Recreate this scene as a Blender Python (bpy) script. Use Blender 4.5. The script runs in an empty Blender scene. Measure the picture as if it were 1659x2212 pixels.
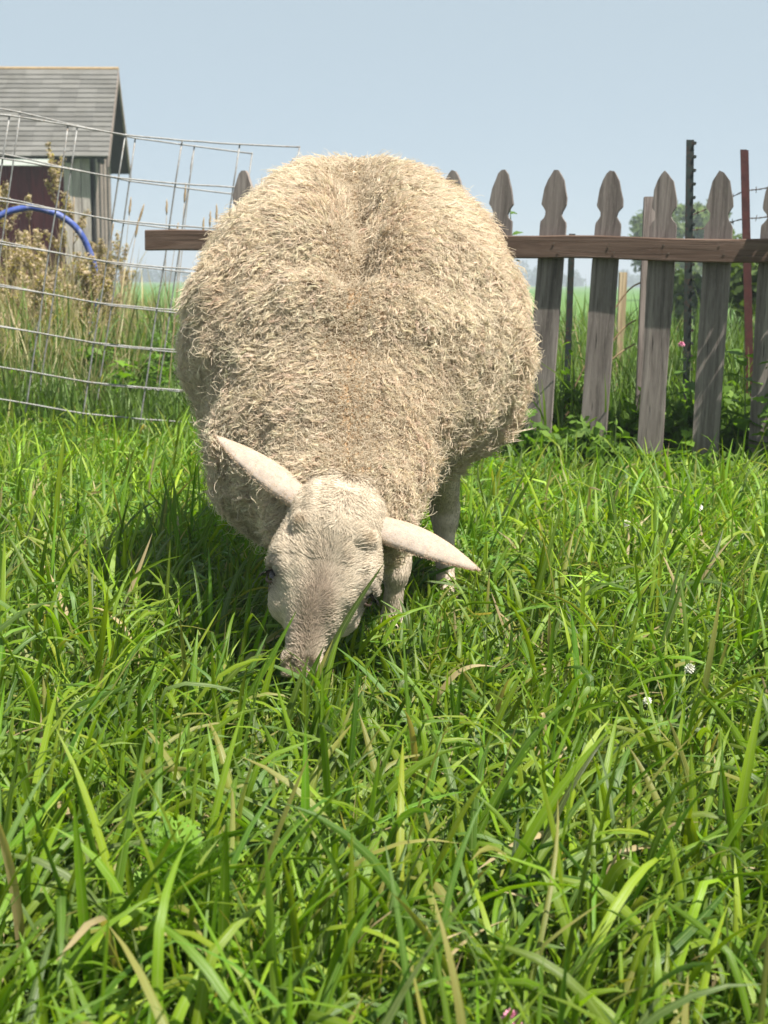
import bpy, math, random
import numpy as np
from mathutils import Vector, Matrix

R = math.radians
rng = np.random.default_rng(7)
random.seed(7)
scene = bpy.context.scene
COL = scene.collection

# ------------------------------------------------------------------ camera
CAM_H, PITCH, ROLL, FPX = 0.65, 9.55, 0.6, 2950.0        # pixel units of a 1659x2212 picture
CW, CH = 1659.0, 2212.0
cd = bpy.data.cameras.new("camera"); cam = bpy.data.objects.new("camera", cd); COL.objects.link(cam)
cd.sensor_fit = 'VERTICAL'; cd.sensor_height = 36.0; cd.lens = 36.0 * FPX / CH
cd.clip_start = 0.05; cd.clip_end = 6000
cd.dof.use_dof = True; cd.dof.focus_distance = 2.15; cd.dof.aperture_fstop = 12.0
CAMROT = Matrix.Rotation(R(90 - PITCH), 4, 'X') @ Matrix.Rotation(R(ROLL), 4, 'Z')
cam.matrix_world = Matrix.Translation((0, 0, CAM_H)) @ CAMROT
scene.camera = cam

# ------------------------------------------------------------------ world, sun, exposure
SUN_TO = Vector((0.36, -0.30, 0.88)).normalized()
elev = math.asin(SUN_TO.z)
w = bpy.data.worlds.new("World"); scene.world = w; w.use_nodes = True
nt = w.node_tree; nt.nodes.clear()
sky = nt.nodes.new("ShaderNodeTexSky"); sky.sky_type = 'NISHITA'; sky.sun_disc = False
sky.sun_elevation = elev
sky.sun_rotation = math.atan2(SUN_TO.x, SUN_TO.y)
sky.altitude = 1000; sky.air_density = 0.62; sky.dust_density = 0.1; sky.ozone_density = 2.0
bg = nt.nodes.new("ShaderNodeBackground"); bg.inputs[1].default_value = 0.066
wo = nt.nodes.new("ShaderNodeOutputWorld")
mixn = nt.nodes.new("ShaderNodeMix"); mixn.data_type = 'RGBA'; mixn.inputs[0].default_value = 0.82     # summer haze: an even veil over the whole sky
mixn.inputs[7].default_value = (3.98, 4.72, 5.05, 1)
nt.links.new(sky.outputs[0], mixn.inputs[6]); nt.links.new(mixn.outputs[2], bg.inputs[0]); nt.links.new(bg.outputs[0], wo.inputs[0])
sd = bpy.data.lights.new("sun", 'SUN'); sd.energy = 5.0; sd.angle = R(0.55); sd.color = (1.0, 0.95, 0.86)
sun = bpy.data.objects.new("sun", sd); COL.objects.link(sun)
sun.rotation_euler = SUN_TO.to_track_quat('Z', 'Y').to_euler(); sun.location = (4, -3, 8)
scene.view_settings.view_transform = 'Standard'; scene.view_settings.look = 'None'
scene.view_settings.exposure = 1.15; scene.view_settings.gamma = 1.0
scene.render.engine = 'CYCLES'
scene.cycles.use_denoising = True
scene.cycles.max_bounces = 8; scene.cycles.transparent_max_bounces = 8
scene.cycles.diffuse_bounces = 3; scene.cycles.glossy_bounces = 2; scene.cycles.transmission_bounces = 4
scene.cycles.volume_bounces = 0
scene.cycles.sample_clamp_indirect = 4.0
scene.render.film_transparent = False

# ------------------------------------------------------------------ helpers
_CR = np.array(CAMROT.to_3x3())
def ray(x, y):
    v = np.array([(x - CW / 2) / FPX, (CH / 2 - y) / FPX, -1.0]); return _CR @ v
def P(x, y, Y):
    """point at world depth Y seen at picture position x, y"""
    d = ray(x, y); t = Y / d[1]; return np.array([d[0] * t, Y, CAM_H + d[2] * t])
def G(x, y, z=0.0):
    d = ray(x, y); t = (z - CAM_H) / d[2]; return np.array([d[0] * t, d[1] * t, z])

def world_loc(o):
    v = Vector(o.location); p = o.parent
    while p: v = v + Vector(p.location); p = p.parent
    return v
def tag(o, label=None, cat=None, group=None, kind=None):
    if label: o['label'] = label
    if cat: o['category'] = cat
    if group: o['group'] = group
    if kind: o['kind'] = kind
    return o
def empty(name, loc, label=None, cat=None, group=None):
    o = bpy.data.objects.new(name, None); COL.objects.link(o); o.location = Vector([float(a) for a in loc]); o.empty_display_size = 0.1
    return tag(o, label, cat, group)

class MB:
    def __init__(s): s.v = []; s.f = []; s.c = []
    def add(s, vs, fs):
        b = len(s.v); s.v.extend([tuple(map(float, p)) for p in vs]); s.f.extend([tuple(i + b for i in f) for f in fs])
    def box(s, c, size, rot=None, bevel=0.0, jitter=0.0):
        hx, hy, hz = size[0] / 2, size[1] / 2, size[2] / 2
        if bevel > 0:
            b = bevel
            pr = [(-hx + b, -hz), (hx - b, -hz), (hx, -hz + b), (hx, hz - b), (hx - b, hz), (-hx + b, hz), (-hx, hz - b), (-hx, -hz + b)]
            vs = [(x, -hy, z) for x, z in pr] + [(x, hy, z) for x, z in pr]
            fs = [tuple(range(7, -1, -1)), tuple(range(8, 16))] + [(i, (i + 1) % 8, (i + 1) % 8 + 8, i + 8) for i in range(8)]
            fs = [tuple(range(8)), tuple(range(15, 7, -1))] + [((i + 1) % 8, i, i + 8, (i + 1) % 8 + 8) for i in range(8)]
        else:
            vs = [(x, y, z) for z in (-hz, hz) for y in (-hy, hy) for x in (-hx, hx)]
            fs = [(0, 2, 3, 1), (4, 5, 7, 6), (0, 1, 5, 4), (2, 6, 7, 3), (0, 4, 6, 2), (1, 3, 7, 5)]
        out = []
        for p in vs:
            q = Vector(p)
            if jitter: q += Vector([random.uniform(-jitter, jitter) for _ in range(3)])
            if rot is not None: q = rot @ q
            out.append((q.x + c[0], q.y + c[1], q.z + c[2]))
        s.add(out, fs)
    def tube(s, pts, rad, sides=6, caps=True):
        pts = [Vector([float(a) for a in p]) for p in pts]; n = len(pts)
        rads = rad if hasattr(rad, '__len__') else [rad] * n
        t0 = (pts[1] - pts[0]).normalized()
        up = Vector((0, 0, 1)) if abs(t0.z) < 0.9 else Vector((1, 0, 0))
        a = t0.cross(up).normalized(); vs = []
        for i, p in enumerate(pts):
            t = (pts[min(i + 1, n - 1)] - pts[max(i - 1, 0)]).normalized()
            a = (a - t * a.dot(t)).normalized(); b = t.cross(a)
            for k in range(sides):
                th = 2 * math.pi * k / sides
                vs.append(p + (a * math.cos(th) + b * math.sin(th)) * rads[i])
        fs = [(i * sides + k, i * sides + (k + 1) % sides, (i + 1) * sides + (k + 1) % sides, (i + 1) * sides + k) for i in range(n - 1) for k in range(sides)]
        if caps: fs += [tuple(range(sides - 1, -1, -1)), tuple((n - 1) * sides + k for k in range(sides))]
        s.add(vs, fs)
    def mesh(s, name, off=(0, 0, 0)):
        me = bpy.data.meshes.new(name)
        me.from_pydata([(x - off[0], y - off[1], z - off[2]) for x, y, z in s.v], [], s.f); me.update()
        return me
    def build(s, name, mat, parent=None, smooth=False):
        off = world_loc(parent) if parent else Vector((0, 0, 0))
        if parent is None and s.v:
            a = np.array(s.v); off = Vector(((a[:, 0].min() + a[:, 0].max()) / 2, (a[:, 1].min() + a[:, 1].max()) / 2, a[:, 2].min()))
        me = s.mesh(name, off)
        if smooth: me.polygons.foreach_set('use_smooth', [True] * len(me.polygons))
        o = bpy.data.objects.new(name, me); COL.objects.link(o); me.materials.append(mat)
        if parent: o.parent = parent
        else: o.location = off
        return o
def link_mesh(name, me, parent=None, loc=(0, 0, 0), rot=(0, 0, 0), scale=(1, 1, 1)):
    o = bpy.data.objects.new(name, me); COL.objects.link(o); o.parent = parent
    o.location = Vector([float(a) for a in loc]); o.rotation_euler = rot; o.scale = scale
    return o
def np_mesh(name, V, F, mat, smooth=True, col=None, attrs=None):
    """V (n,3), F (m,4) quads or (m,3)"""
    me = bpy.data.meshes.new(name); k = F.shape[1]
    me.vertices.add(len(V)); me.vertices.foreach_set('co', np.ascontiguousarray(V, dtype=np.float32).ravel())
    me.loops.add(F.size); me.loops.foreach_set('vertex_index', np.ascontiguousarray(F, dtype=np.int32).ravel())
    me.polygons.add(len(F)); me.polygons.foreach_set('loop_start', np.arange(0, F.size, k, dtype=np.int32))
    me.polygons.foreach_set('use_smooth', np.full(len(F), smooth))
    if col is not None:
        a = me.color_attributes.new('Col', 'FLOAT_COLOR', 'POINT')
        c4 = np.ones((len(V), 4), dtype=np.float32); c4[:, :3] = col; a.data.foreach_set('color', c4.ravel())
    for nme, arr in (attrs or {}).items():
        a = me.attributes.new(nme, 'FLOAT', 'POINT'); a.data.foreach_set('value', np.ascontiguousarray(arr, dtype=np.float32))
    me.update(calc_edges=True); me.materials.append(mat)
    return me

# ------------------------------------------------------------------ materials
class NT:
    def __init__(s, name):
        s.m = bpy.data.materials.new(name); s.m.use_nodes = True; s.t = s.m.node_tree; s.t.nodes.clear()
        s.out = s.n("ShaderNodeOutputMaterial")
    def n(s, typ, **kw):
        x = s.t.nodes.new(typ)
        for k, v in kw.items(): setattr(x, k, v)
        return x
    def l(s, a, b): s.t.links.new(a, b)
    def noise(s, scale, detail=4, rough=0.55, vec=None, dist=0.0):
        x = s.n("ShaderNodeTexNoise"); x.inputs['Scale'].default_value = scale; x.inputs['Detail'].default_value = detail
        x.inputs['Roughness'].default_value = rough; x.inputs['Distortion'].default_value = dist
        if vec is not None: s.l(vec, x.inputs['Vector'])
        return x
    def coord(s, kind='Object', scale=(1, 1, 1), rot=(0, 0, 0)):
        tc = s.n("ShaderNodeTexCoord"); mp = s.n("ShaderNodeMapping")
        mp.inputs['Scale'].default_value = scale; mp.inputs['Rotation'].default_value = rot
        s.l(tc.outputs[kind], mp.inputs['Vector']); return mp.outputs[0]
    def ramp(s, fac, stops):
        r = s.n("ShaderNodeValToRGB"); e = r.color_ramp.elements
        while len(e) < len(stops): e.new(0.5)
        for i, (p, c) in enumerate(stops):
            e[i].position = p; e[i].color = (c[0], c[1], c[2], 1) if hasattr(c, '__len__') else (c, c, c, 1)
        s.l(fac, r.inputs[0]); return r.outputs[0]
    def mix(s, a, b, fac, mode='MIX'):
        x = s.n("ShaderNodeMix"); x.data_type = 'RGBA'; x.blend_type = mode
        for sock, v in ((x.inputs[6], a), (x.inputs[7], b), (x.inputs[0], fac)):
            if hasattr(v, 'node'): s.l(v, sock)
            elif hasattr(v, '__len__'): sock.default_value = (v[0], v[1], v[2], 1)
            else: sock.default_value = v
        return x.outputs[2]
    def principled(s, color, rough=0.7, spec=0.4, metal=0.0, normal=None, surface=True):
        p = s.n("ShaderNodeBsdfPrincipled")
        if hasattr(color, 'node'): s.l(color, p.inputs['Base Color'])
        else: p.inputs['Base Color'].default_value = (*color, 1)
        if hasattr(rough, 'node'): s.l(rough, p.inputs['Roughness'])
        else: p.inputs['Roughness'].default_value = rough
        p.inputs['Specular IOR Level'].default_value = spec; p.inputs['Metallic'].default_value = metal
        if normal is not None: s.l(normal, p.inputs['Normal'])
        if surface: s.l(p.outputs[0], s.out.inputs[0])
        return p
    def bump(s, h, strength=0.3, dist=0.01):
        b = s.n("ShaderNodeBump"); b.inputs['Strength'].default_value = strength; b.inputs['Distance'].default_value = dist
        s.l(h, b.inputs['Height']); return b.outputs[0]
    def objrand(s): return s.n("ShaderNodeObjectInfo").outputs['Random']
    def attr(s, name): return s.n("ShaderNodeAttribute", attribute_name=name)
    def math(s, op, a, b=0.0):
        x = s.n("ShaderNodeMath", operation=op)
        for sock, v in zip(x.inputs, (a, b)):
            if hasattr(v, 'node'): s.l(v, sock)
            else: sock.default_value = v
        return x.outputs[0]

def mat_wood(name, dark, mid, light, axis=2, rough=0.85, stain=None, lichen=0.0):
    t = NT(name); sc = [28, 28, 28]; sc[axis] = 1.6
    v = t.coord('Object', sc)
    rnd = t.objrand(); add = t.n("ShaderNodeVectorMath", operation='ADD'); comb = t.n("ShaderNodeCombineXYZ")
    k = t.math('MULTIPLY', rnd, 57.0); t.l(k, comb.inputs[0]); t.l(k, comb.inputs[1]); t.l(k, comb.inputs[2])
    t.l(v, add.inputs[0]); t.l(comb.outputs[0], add.inputs[1])
    g = t.noise(1.0, 6, 0.62, add.outputs[0], 1.2)
    c = t.ramp(g.outputs[0], [(0.28, dark), (0.5, mid), (0.72, light)])
    big = t.noise(6.0, 4, 0.6)
    c = t.mix(c, stain or dark, t.ramp(big.outputs[0], [(0.5, 0.0), (0.8, 0.45)]))
    vr = t.math('ADD', t.math('MULTIPLY', rnd, 0.35), 0.82)
    c = t.mix(c, vr, 1.0, 'MULTIPLY')
    if lichen:
        ln = t.noise(55.0, 4, 0.6)
        c = t.mix(c, (0.26, 0.30, 0.2), t.math('MULTIPLY', t.ramp(ln.outputs[0], [(0.56, 0.0), (0.68, 1.0)]), lichen))
    sc2 = [90, 90, 90]; sc2[axis] = 1.1
    crk = t.noise(1.0, 3, 0.7, t.coord('Object', sc2), 2.5); ck = t.ramp(crk.outputs[0], [(0.30, 1.0), (0.40, 0.0)])
    c = t.mix(c, tuple(x * 0.35 for x in dark), t.math('MULTIPLY', ck, 0.75))
    blot = t.noise(17.0, 5, 0.7); c = t.mix(c, tuple(x * 1.15 for x in light), t.ramp(blot.outputs[0], [(0.54, 0.0), (0.72, 0.55)]))
    t.principled(c, rough, 0.25, normal=t.bump(t.math('SUBTRACT', g.outputs[0], ck), 0.7, 0.004))
    return t.m
def mat_plain(name, col, rough=0.6, spec=0.4, metal=0.0, var=0.25, nscale=20, dirt=None):
    t = NT(name); n = t.noise(nscale, 5, 0.6, t.coord('Object'))
    lo = tuple(c * (1 - var) for c in col); hi = tuple(min(1, c * (1 + var)) for c in col)
    c = t.ramp(n.outputs[0], [(0.3, lo), (0.7, hi)])
    if dirt:
        n2 = t.noise(nscale * 2.7, 4, 0.65, t.coord('Object')); c = t.mix(c, dirt, t.ramp(n2.outputs[0], [(0.52, 0.0), (0.66, 0.85)]))
    t.principled(c, rough, spec, metal, normal=t.bump(n.outputs[0], 0.2, 0.003)); return t.m
def mat_leaf(name, rough=0.42, spec=0.38, trans=0.42, attr=True, col=(0.1, 0.2, 0.03), vein=True, var=0.3):
    """leaf or blade: colour from the 'Col' attribute when present, light coming through the leaf"""
    t = NT(name)
    if attr: c = t.attr('Col').outputs[0]
    else:
        r = t.objrand(); c = t.ramp(r, [(0.0, tuple(x * (1 - var) for x in col)), (1.0, tuple(x * (1 + var) for x in col))])
    n = t.noise(90, 3, 0.6, t.coord('Object')); c = t.mix(c, (0.25, 0.24, 0.07), t.ramp(n.outputs[0], [(0.6, 0.0), (0.8, 0.3)]))
    nrm = None
    if vein:
        u = t.attr('acr').outputs['Fac']
        s1 = t.math('SINE', t.math('MULTIPLY', u, 34.0)); nrm = t.bump(s1, 0.25, 0.0006)
        mid = t.math('SUBTRACT', 1.0, t.math('MINIMUM', t.math('MULTIPLY', t.math('ABSOLUTE', t.math('SUBTRACT', u, 0.5)), 14.0), 1.0))
        c = t.mix(c, (0.30, 0.38, 0.13), t.math('MULTIPLY', mid, 0.45))
    p = t.principled(c, rough, spec, normal=nrm, surface=False)
    tr = t.n("ShaderNodeBsdfTranslucent"); yc = t.mix(c, (1.25, 1.35, 0.35), 1.0, 'MULTIPLY'); t.l(yc, tr.inputs[0])
    mx = t.n("ShaderNodeMixShader"); mx.inputs[0].default_value = trans
    t.l(p.outputs[0], mx.inputs[1]); t.l(tr.outputs[0], mx.inputs[2]); t.l(mx.outputs[0], t.out.inputs[0])
    return t.m

def _ground():
    t = NT('soil_and_turf'); v = t.coord('Object')
    a = t.noise(0.02, 3, 0.6, v); b = t.noise(0.9, 6, 0.65, v); c = t.noise(45, 5, 0.7, v)
    field = t.ramp(a.outputs[0], [(0.35, (0.07, 0.16, 0.03)), (0.65, (0.10, 0.19, 0.045))])
    field = t.mix(field, (0.13, 0.15, 0.05), t.ramp(b.outputs[0], [(0.5, 0.0), (0.75, 0.6)]))
    soil = t.ramp(c.outputs[0], [(0.3, (0.02, 0.022, 0.008)), (0.55, (0.05, 0.055, 0.02)), (0.75, (0.10, 0.085, 0.04))])
    sep = t.n("ShaderNodeSeparateXYZ"); t.l(v, sep.inputs[0])
    far = t.ramp(t.math('DIVIDE', sep.outputs[1], 40.0), [(0.22, 0.0), (0.5, 1.0)])
    t.principled(t.mix(soil, field, far), 0.95, 0.15, normal=t.bump(c.outputs[0], 0.6, 0.02)); return t.m
M = dict(
    ground=_ground(),
    picket=mat_wood('weathered_grey_picket', (0.075, 0.06, 0.055), (0.19, 0.158, 0.145), (0.31, 0.266, 0.243), 2, lichen=0.25),
    rail=mat_wood('brown_rail', (0.05, 0.03, 0.022), (0.115, 0.072, 0.052), (0.18, 0.122, 0.095), 0),
    greywood=mat_wood('grey_barn_wood', (0.11, 0.08, 0.07), (0.24, 0.185, 0.165), (0.40, 0.335, 0.31), 2),
    cornerwood=mat_wood('pale_corner_wood', (0.14, 0.115, 0.105), (0.33, 0.285, 0.265), (0.52, 0.47, 0.44), 2),
    barnred=mat_wood('maroon_barn_board', (0.06, 0.009, 0.012), (0.125, 0.015, 0.02), (0.17, 0.03, 0.034), 2),
    dark=mat_plain('dark_timber', (0.03, 0.028, 0.026), 0.9, 0.2),
    white=mat_plain('white_fascia', (0.72, 0.72, 0.7), 0.6, 0.3, var=0.1),
    galv=mat_plain('galvanised_wire', (0.25, 0.25, 0.245), 0.6, 0.35, 0.3, var=0.25, nscale=60, dirt=(0.16, 0.11, 0.07)),
    postgreen=mat_plain('dark_green_steel', (0.012, 0.020, 0.016), 0.5, 0.5, var=0.5, nscale=30, dirt=(0.05, 0.02, 0.012)),
    postred=mat_plain('red_brown_steel', (0.055, 0.014, 0.012), 0.55, 0.4, var=0.4, nscale=30, dirt=(0.06, 0.03, 0.02)),
    rust=mat_plain('rusty_wire', (0.12, 0.09, 0.07), 0.7, 0.3, 0.3),
    blue=mat_plain('blue_pipe', (0.05, 0.085, 0.30), 0.45, 0.4, var=0.15, nscale=9, dirt=(0.2, 0.22, 0.35)),
    paleboard=mat_wood('pale_stake_wood', (0.2, 0.14, 0.08), (0.38, 0.29, 0.18), (0.5, 0.4, 0.27), 2),
    block=mat_plain('pinkish_block', (0.52, 0.36, 0.27), 0.9, 0.15, var=0.2, nscale=12),
    grass=mat_leaf('grass_blades'),
    leaf=mat_leaf('weed_leaves', vein=False, rough=.6, spec=.25),
    leaf_obj=mat_leaf('broad_leaves', attr=False, vein=False, rough=.55, spec=.3, col=(0.10, 0.19, 0.03)),
    leaf_bright=mat_leaf('bright_broad_leaves', attr=False, vein=False, rough=.55, spec=.3, col=(0.16, 0.29, 0.03)),
    stem=mat_plain('green_stem', (0.10, 0.15, 0.045), 0.6, 0.3),
    drystem=mat_plain('dry_stem', (0.32, 0.23, 0.13), 0.8, 0.2),
    bark=mat_plain('bark', (0.09, 0.075, 0.06), 0.9, 0.2),
    petal=mat_plain('white_petal', (0.78, 0.76, 0.66), 0.6, 0.2, var=0.1),
    pink=mat_plain('pink_petal', (0.62, 0.24, 0.36), 0.6, 0.2),
)
def _shingle():
    t = NT('asphalt_shingle'); n = t.noise(160, 3, 0.7, t.coord('Object')); b = t.noise(3.0, 4, 0.6, t.coord('Object'))
    rnd = t.objrand()
    c = t.ramp(n.outputs[0], [(0.3, (0.15, 0.145, 0.135)), (0.7, (0.29, 0.285, 0.265))])
    c = t.mix(c, (0.14, 0.135, 0.115), t.ramp(b.outputs[0], [(0.45, 0.0), (0.7, 0.5)]))
    c = t.mix(c, t.math('ADD', t.math('MULTIPLY', rnd, 0.22), 0.5), 1.0, 'MULTIPLY')
    t.principled(c, 0.95, 0.15, normal=t.bump(n.outputs[0], 0.4, 0.004)); return t.m
M['shingle'] = _shingle()
def _wool(name, root, tip, trans=0.25):
    t = NT(name); h = t.n("ShaderNodeHairInfo")
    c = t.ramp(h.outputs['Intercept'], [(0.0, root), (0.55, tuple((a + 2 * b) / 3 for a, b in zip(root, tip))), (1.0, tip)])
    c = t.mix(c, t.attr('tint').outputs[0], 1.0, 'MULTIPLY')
    d = t.n("ShaderNodeBsdfDiffuse"); t.l(c, d.inputs[0])
    tr = t.n("ShaderNodeBsdfTranslucent"); t.l(c, tr.inputs[0])
    g = t.n("ShaderNodeBsdfGlossy"); g.inputs['Roughness'].default_value = 0.45; g.inputs[0].default_value = (0.9, 0.85, 0.75, 1)
    m1 = t.n("ShaderNodeMixShader"); m1.inputs[0].default_value = trans; t.l(d.outputs[0], m1.inputs[1]); t.l(tr.outputs[0], m1.inputs[2])
    m2 = t.n("ShaderNodeMixShader"); m2.inputs[0].default_value = 0.05; t.l(m1.outputs[0], m2.inputs[1]); t.l(g.outputs[0], m2.inputs[2])
    t.l(m2.outputs[0], t.out.inputs[0]); return t.m
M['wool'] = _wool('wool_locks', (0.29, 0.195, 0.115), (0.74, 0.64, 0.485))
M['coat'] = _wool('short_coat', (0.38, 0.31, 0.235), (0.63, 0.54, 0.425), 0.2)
def _body():
    t = NT('sheep_skin'); c = t.attr('Col').outputs[0]; n = t.noise(70, 4, 0.6, t.coord('Object'))
    c = t.mix(c, t.ramp(n.outputs[0], [(0.3, 0.75), (0.7, 1.1)]), 1.0, 'MULTIPLY')
    t.principled(c, 0.85, 0.2, normal=t.bump(n.outputs[0], 0.3, 0.004)); return t.m
M['body'] = _body()
M['eye'] = mat_plain('dark_eye', (0.012, 0.007, 0.005), 0.08, 0.6, var=0.1)
M['lid'] = mat_plain('dark_eyelid', (0.09, 0.055, 0.045), 0.6, 0.3)
M['scur'] = mat_plain('tan_horn_bud', (0.30, 0.21, 0.12), 0.8, 0.2, var=0.35, nscale=90)

#@@STRUCTURE
# ================================================================== setting
def ground_sheet():
    ys = [-60, -5, 0, 6, 12, 20, 35, 60, 100, 180, 300, 450, 1200, 4000]; xs = [-3000, -400, -60, -15, 0, 15, 60, 400, 3000]
    V = []; 
    for y in ys:
        for x in xs: V.append((x, y, 0.0))
    n = len(xs); F = [(j * n + i, j * n + i + 1, (j + 1) * n + i + 1, (j + 1) * n + i) for j in range(len(ys) - 1) for i in range(n - 1)]
    me = np_mesh('ground', np.array(V), np.array(F), M['ground']); o = link_mesh('ground', me); tag(o, kind='structure')
ground_sheet()

def leaf_cloud(centers, radii, n, size, rs, cols, squash=1.0, shell=0.55):
    """n leaf quads spread through the volume of overlapping lumps; returns V, F, colour"""
    centers = np.array(centers, float); radii = np.array(radii, float)
    k = rs.choice(len(centers), n, p=radii ** 2 / np.sum(radii ** 2))
    d = rs.normal(size=(n, 3)); d /= np.linalg.norm(d, axis=1)[:, None]
    rr = radii[k] * (shell + (1 - shell) * rs.random(n)) * (0.85 + 0.3 * rs.random(n))
    c = centers[k] + d * rr[:, None] * np.array([1, 1, squash])
    a = rs.normal(size=(n, 3)); a /= np.linalg.norm(a, axis=1)[:, None]
    b = np.cross(a, d + 0.4 * rs.normal(size=(n, 3))); b /= np.linalg.norm(b, axis=1)[:, None] + 1e-9
    s = (size * (0.6 + 0.8 * rs.random(n)))[:, None]
    V = np.stack([c - a * s, c - b * s * 0.55, c + a * s, c + b * s * 0.55], 1).reshape(-1, 3)
    F = np.arange(4 * n).reshape(n, 4)
    t = rs.random(n)[:, None]; lump = rs.random(len(centers))[k][:, None]
    col = np.array(cols[0]) * (1 - t) + np.array(cols[1]) * t; col = col * (0.75 + 0.5 * lump)
    return V, F, np.repeat(col, 4, 0)

def far_woods():
    rs = np.random.default_rng(11); C = []; Rr = []
    for x in np.arange(-260, 260, 2.6):
        h = 5.6 + 2.2 * math.sin(x * 0.045 + 1.0) + 1.3 * math.sin(x * 0.21) + rs.normal() * 0.8
        if x > -10: h *= 0.72
        y = 385 + rs.normal() * 10
        for j in range(4):
            C.append((x + rs.normal() * 1.3, y + rs.normal() * 2, h * (0.15 + 0.22 * j) + rs.normal() * 0.3)); Rr.append(max(0.9, 1.9 - 0.25 * j + rs.normal() * 0.2))
    V, F, c = leaf_cloud(C, Rr, 46000, 0.5, rs, ((0.03, 0.055, 0.02), (0.055, 0.095, 0.03)))
    V[:, 2] = np.maximum(V[:, 2], 0.0)
    o = link_mesh('far_woods', np_mesh('far_woods', V, F, M['leaf'], col=c))
    tag(o, 'hazy blue green woods along the far edge of the field', 'woods', kind='stuff')
far_woods()

def tree(name, base, h, rad, n, label, seed, cols, group, size=0.16, lift=0.25):
    rs = np.random.default_rng(seed); base = np.array(base, float)
    root = empty(name, base, label, 'tree', group)
    C = []; Rr = []; tr = MB(); top = base + [0, 0, h * 0.75]
    tr.tube([base + [0, 0, -0.1], base + [0.03 * h, 0, h * 0.3], top], [h * 0.028, h * 0.02, h * 0.006], 7)
    for i in range(22):
        a = rs.random() * 6.28; zz = lift + (1 - lift) * rs.random() ** 0.9; r = rad * math.sqrt(rs.random()) * (1.15 - 0.75 * zz) * 1.15
        c = base + [r * math.cos(a), r * math.sin(a), h * zz * 0.92]; C.append(c); Rr.append(rad * (0.2 + 0.17 * rs.random()))
        if i < 9: tr.tube([base + [0, 0, h * (0.15 + 0.4 * rs.random())], (base + c) / 2 + [0, 0, h * 0.25], c], [h * 0.01, h * 0.007, h * 0.003], 5)
    tr.build('trunk', M['bark'], root, True)
    V, F, col = leaf_cloud(C, Rr, n, size, rs, cols, shell=0.25)
    o = link_mesh('crown', np_mesh('crown', V - base, F, M['leaf'], col=col), root); return root
gA, gB = (0.07, 0.11, 0.03), (0.13, 0.18, 0.055)
tg = 'trees beyond the picket fence'
tree('leafy_tree', G(1392, 626)[:2].tolist() + [0] if False else (11.2, 58.0, 0), 4.1, 1.5, 5200, 'rounded green tree seen past the grey board behind the fence', 21, (gA, gB), tg, 0.13)
tree('leafy_tree', (13.7, 60.0, 0), 4.5, 1.5, 5600, 'taller pale green tree seen between the two steel posts', 22, ((0.07, 0.11, 0.03), (0.13, 0.18, 0.05)), tg, 0.13)
tree('leafy_tree', (17.3, 61.0, 0), 3.4, 1.3, 4200, 'low green tree at the right edge behind barbed wire', 23, (gA, gB), tg, 0.13)
def shrub(base, rad, h, n, label, seed, cols, size=0.07):
    rs = np.random.default_rng(seed); base = np.array(base, float); root = empty('shrub', base, label, 'shrub', 'shrubs beyond the picket fence')
    C = []; Rr = []; st = MB()
    for i in range(16):
        a = rs.random() * 6.28; r = rad * math.sqrt(rs.random()); c = base + [r * math.cos(a), r * math.sin(a), h * (0.2 + 0.65 * rs.random())]
        C.append(c); Rr.append(h * (0.14 + 0.12 * rs.random())); st.tube([base + [0, 0, -0.03], (base + c) / 2 + [0, 0, .1 * h], c], [0.012, 0.009, 0.004], 5)
    st.build('stem', M['bark'], root, True)
    V, F, col = leaf_cloud(C, Rr, n, size, rs, cols, shell=0.2)
    link_mesh('foliage', np_mesh('foliage', V - base, F, M['leaf'], col=col), root)
shrub((4.15, 16.5, 0), 0.8, 1.25, 3800, 'green shrub behind the pale wooden stake', 32, ((0.05, 0.085, 0.025), (0.10, 0.14, 0.04)))
shrub((3.0, 9.6, 0), 0.7, 1.0, 3200, 'bushy shrub behind the red brown steel post', 33, ((0.05, 0.08, 0.02), (0.10, 0.15, 0.04)), 0.05)

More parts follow.
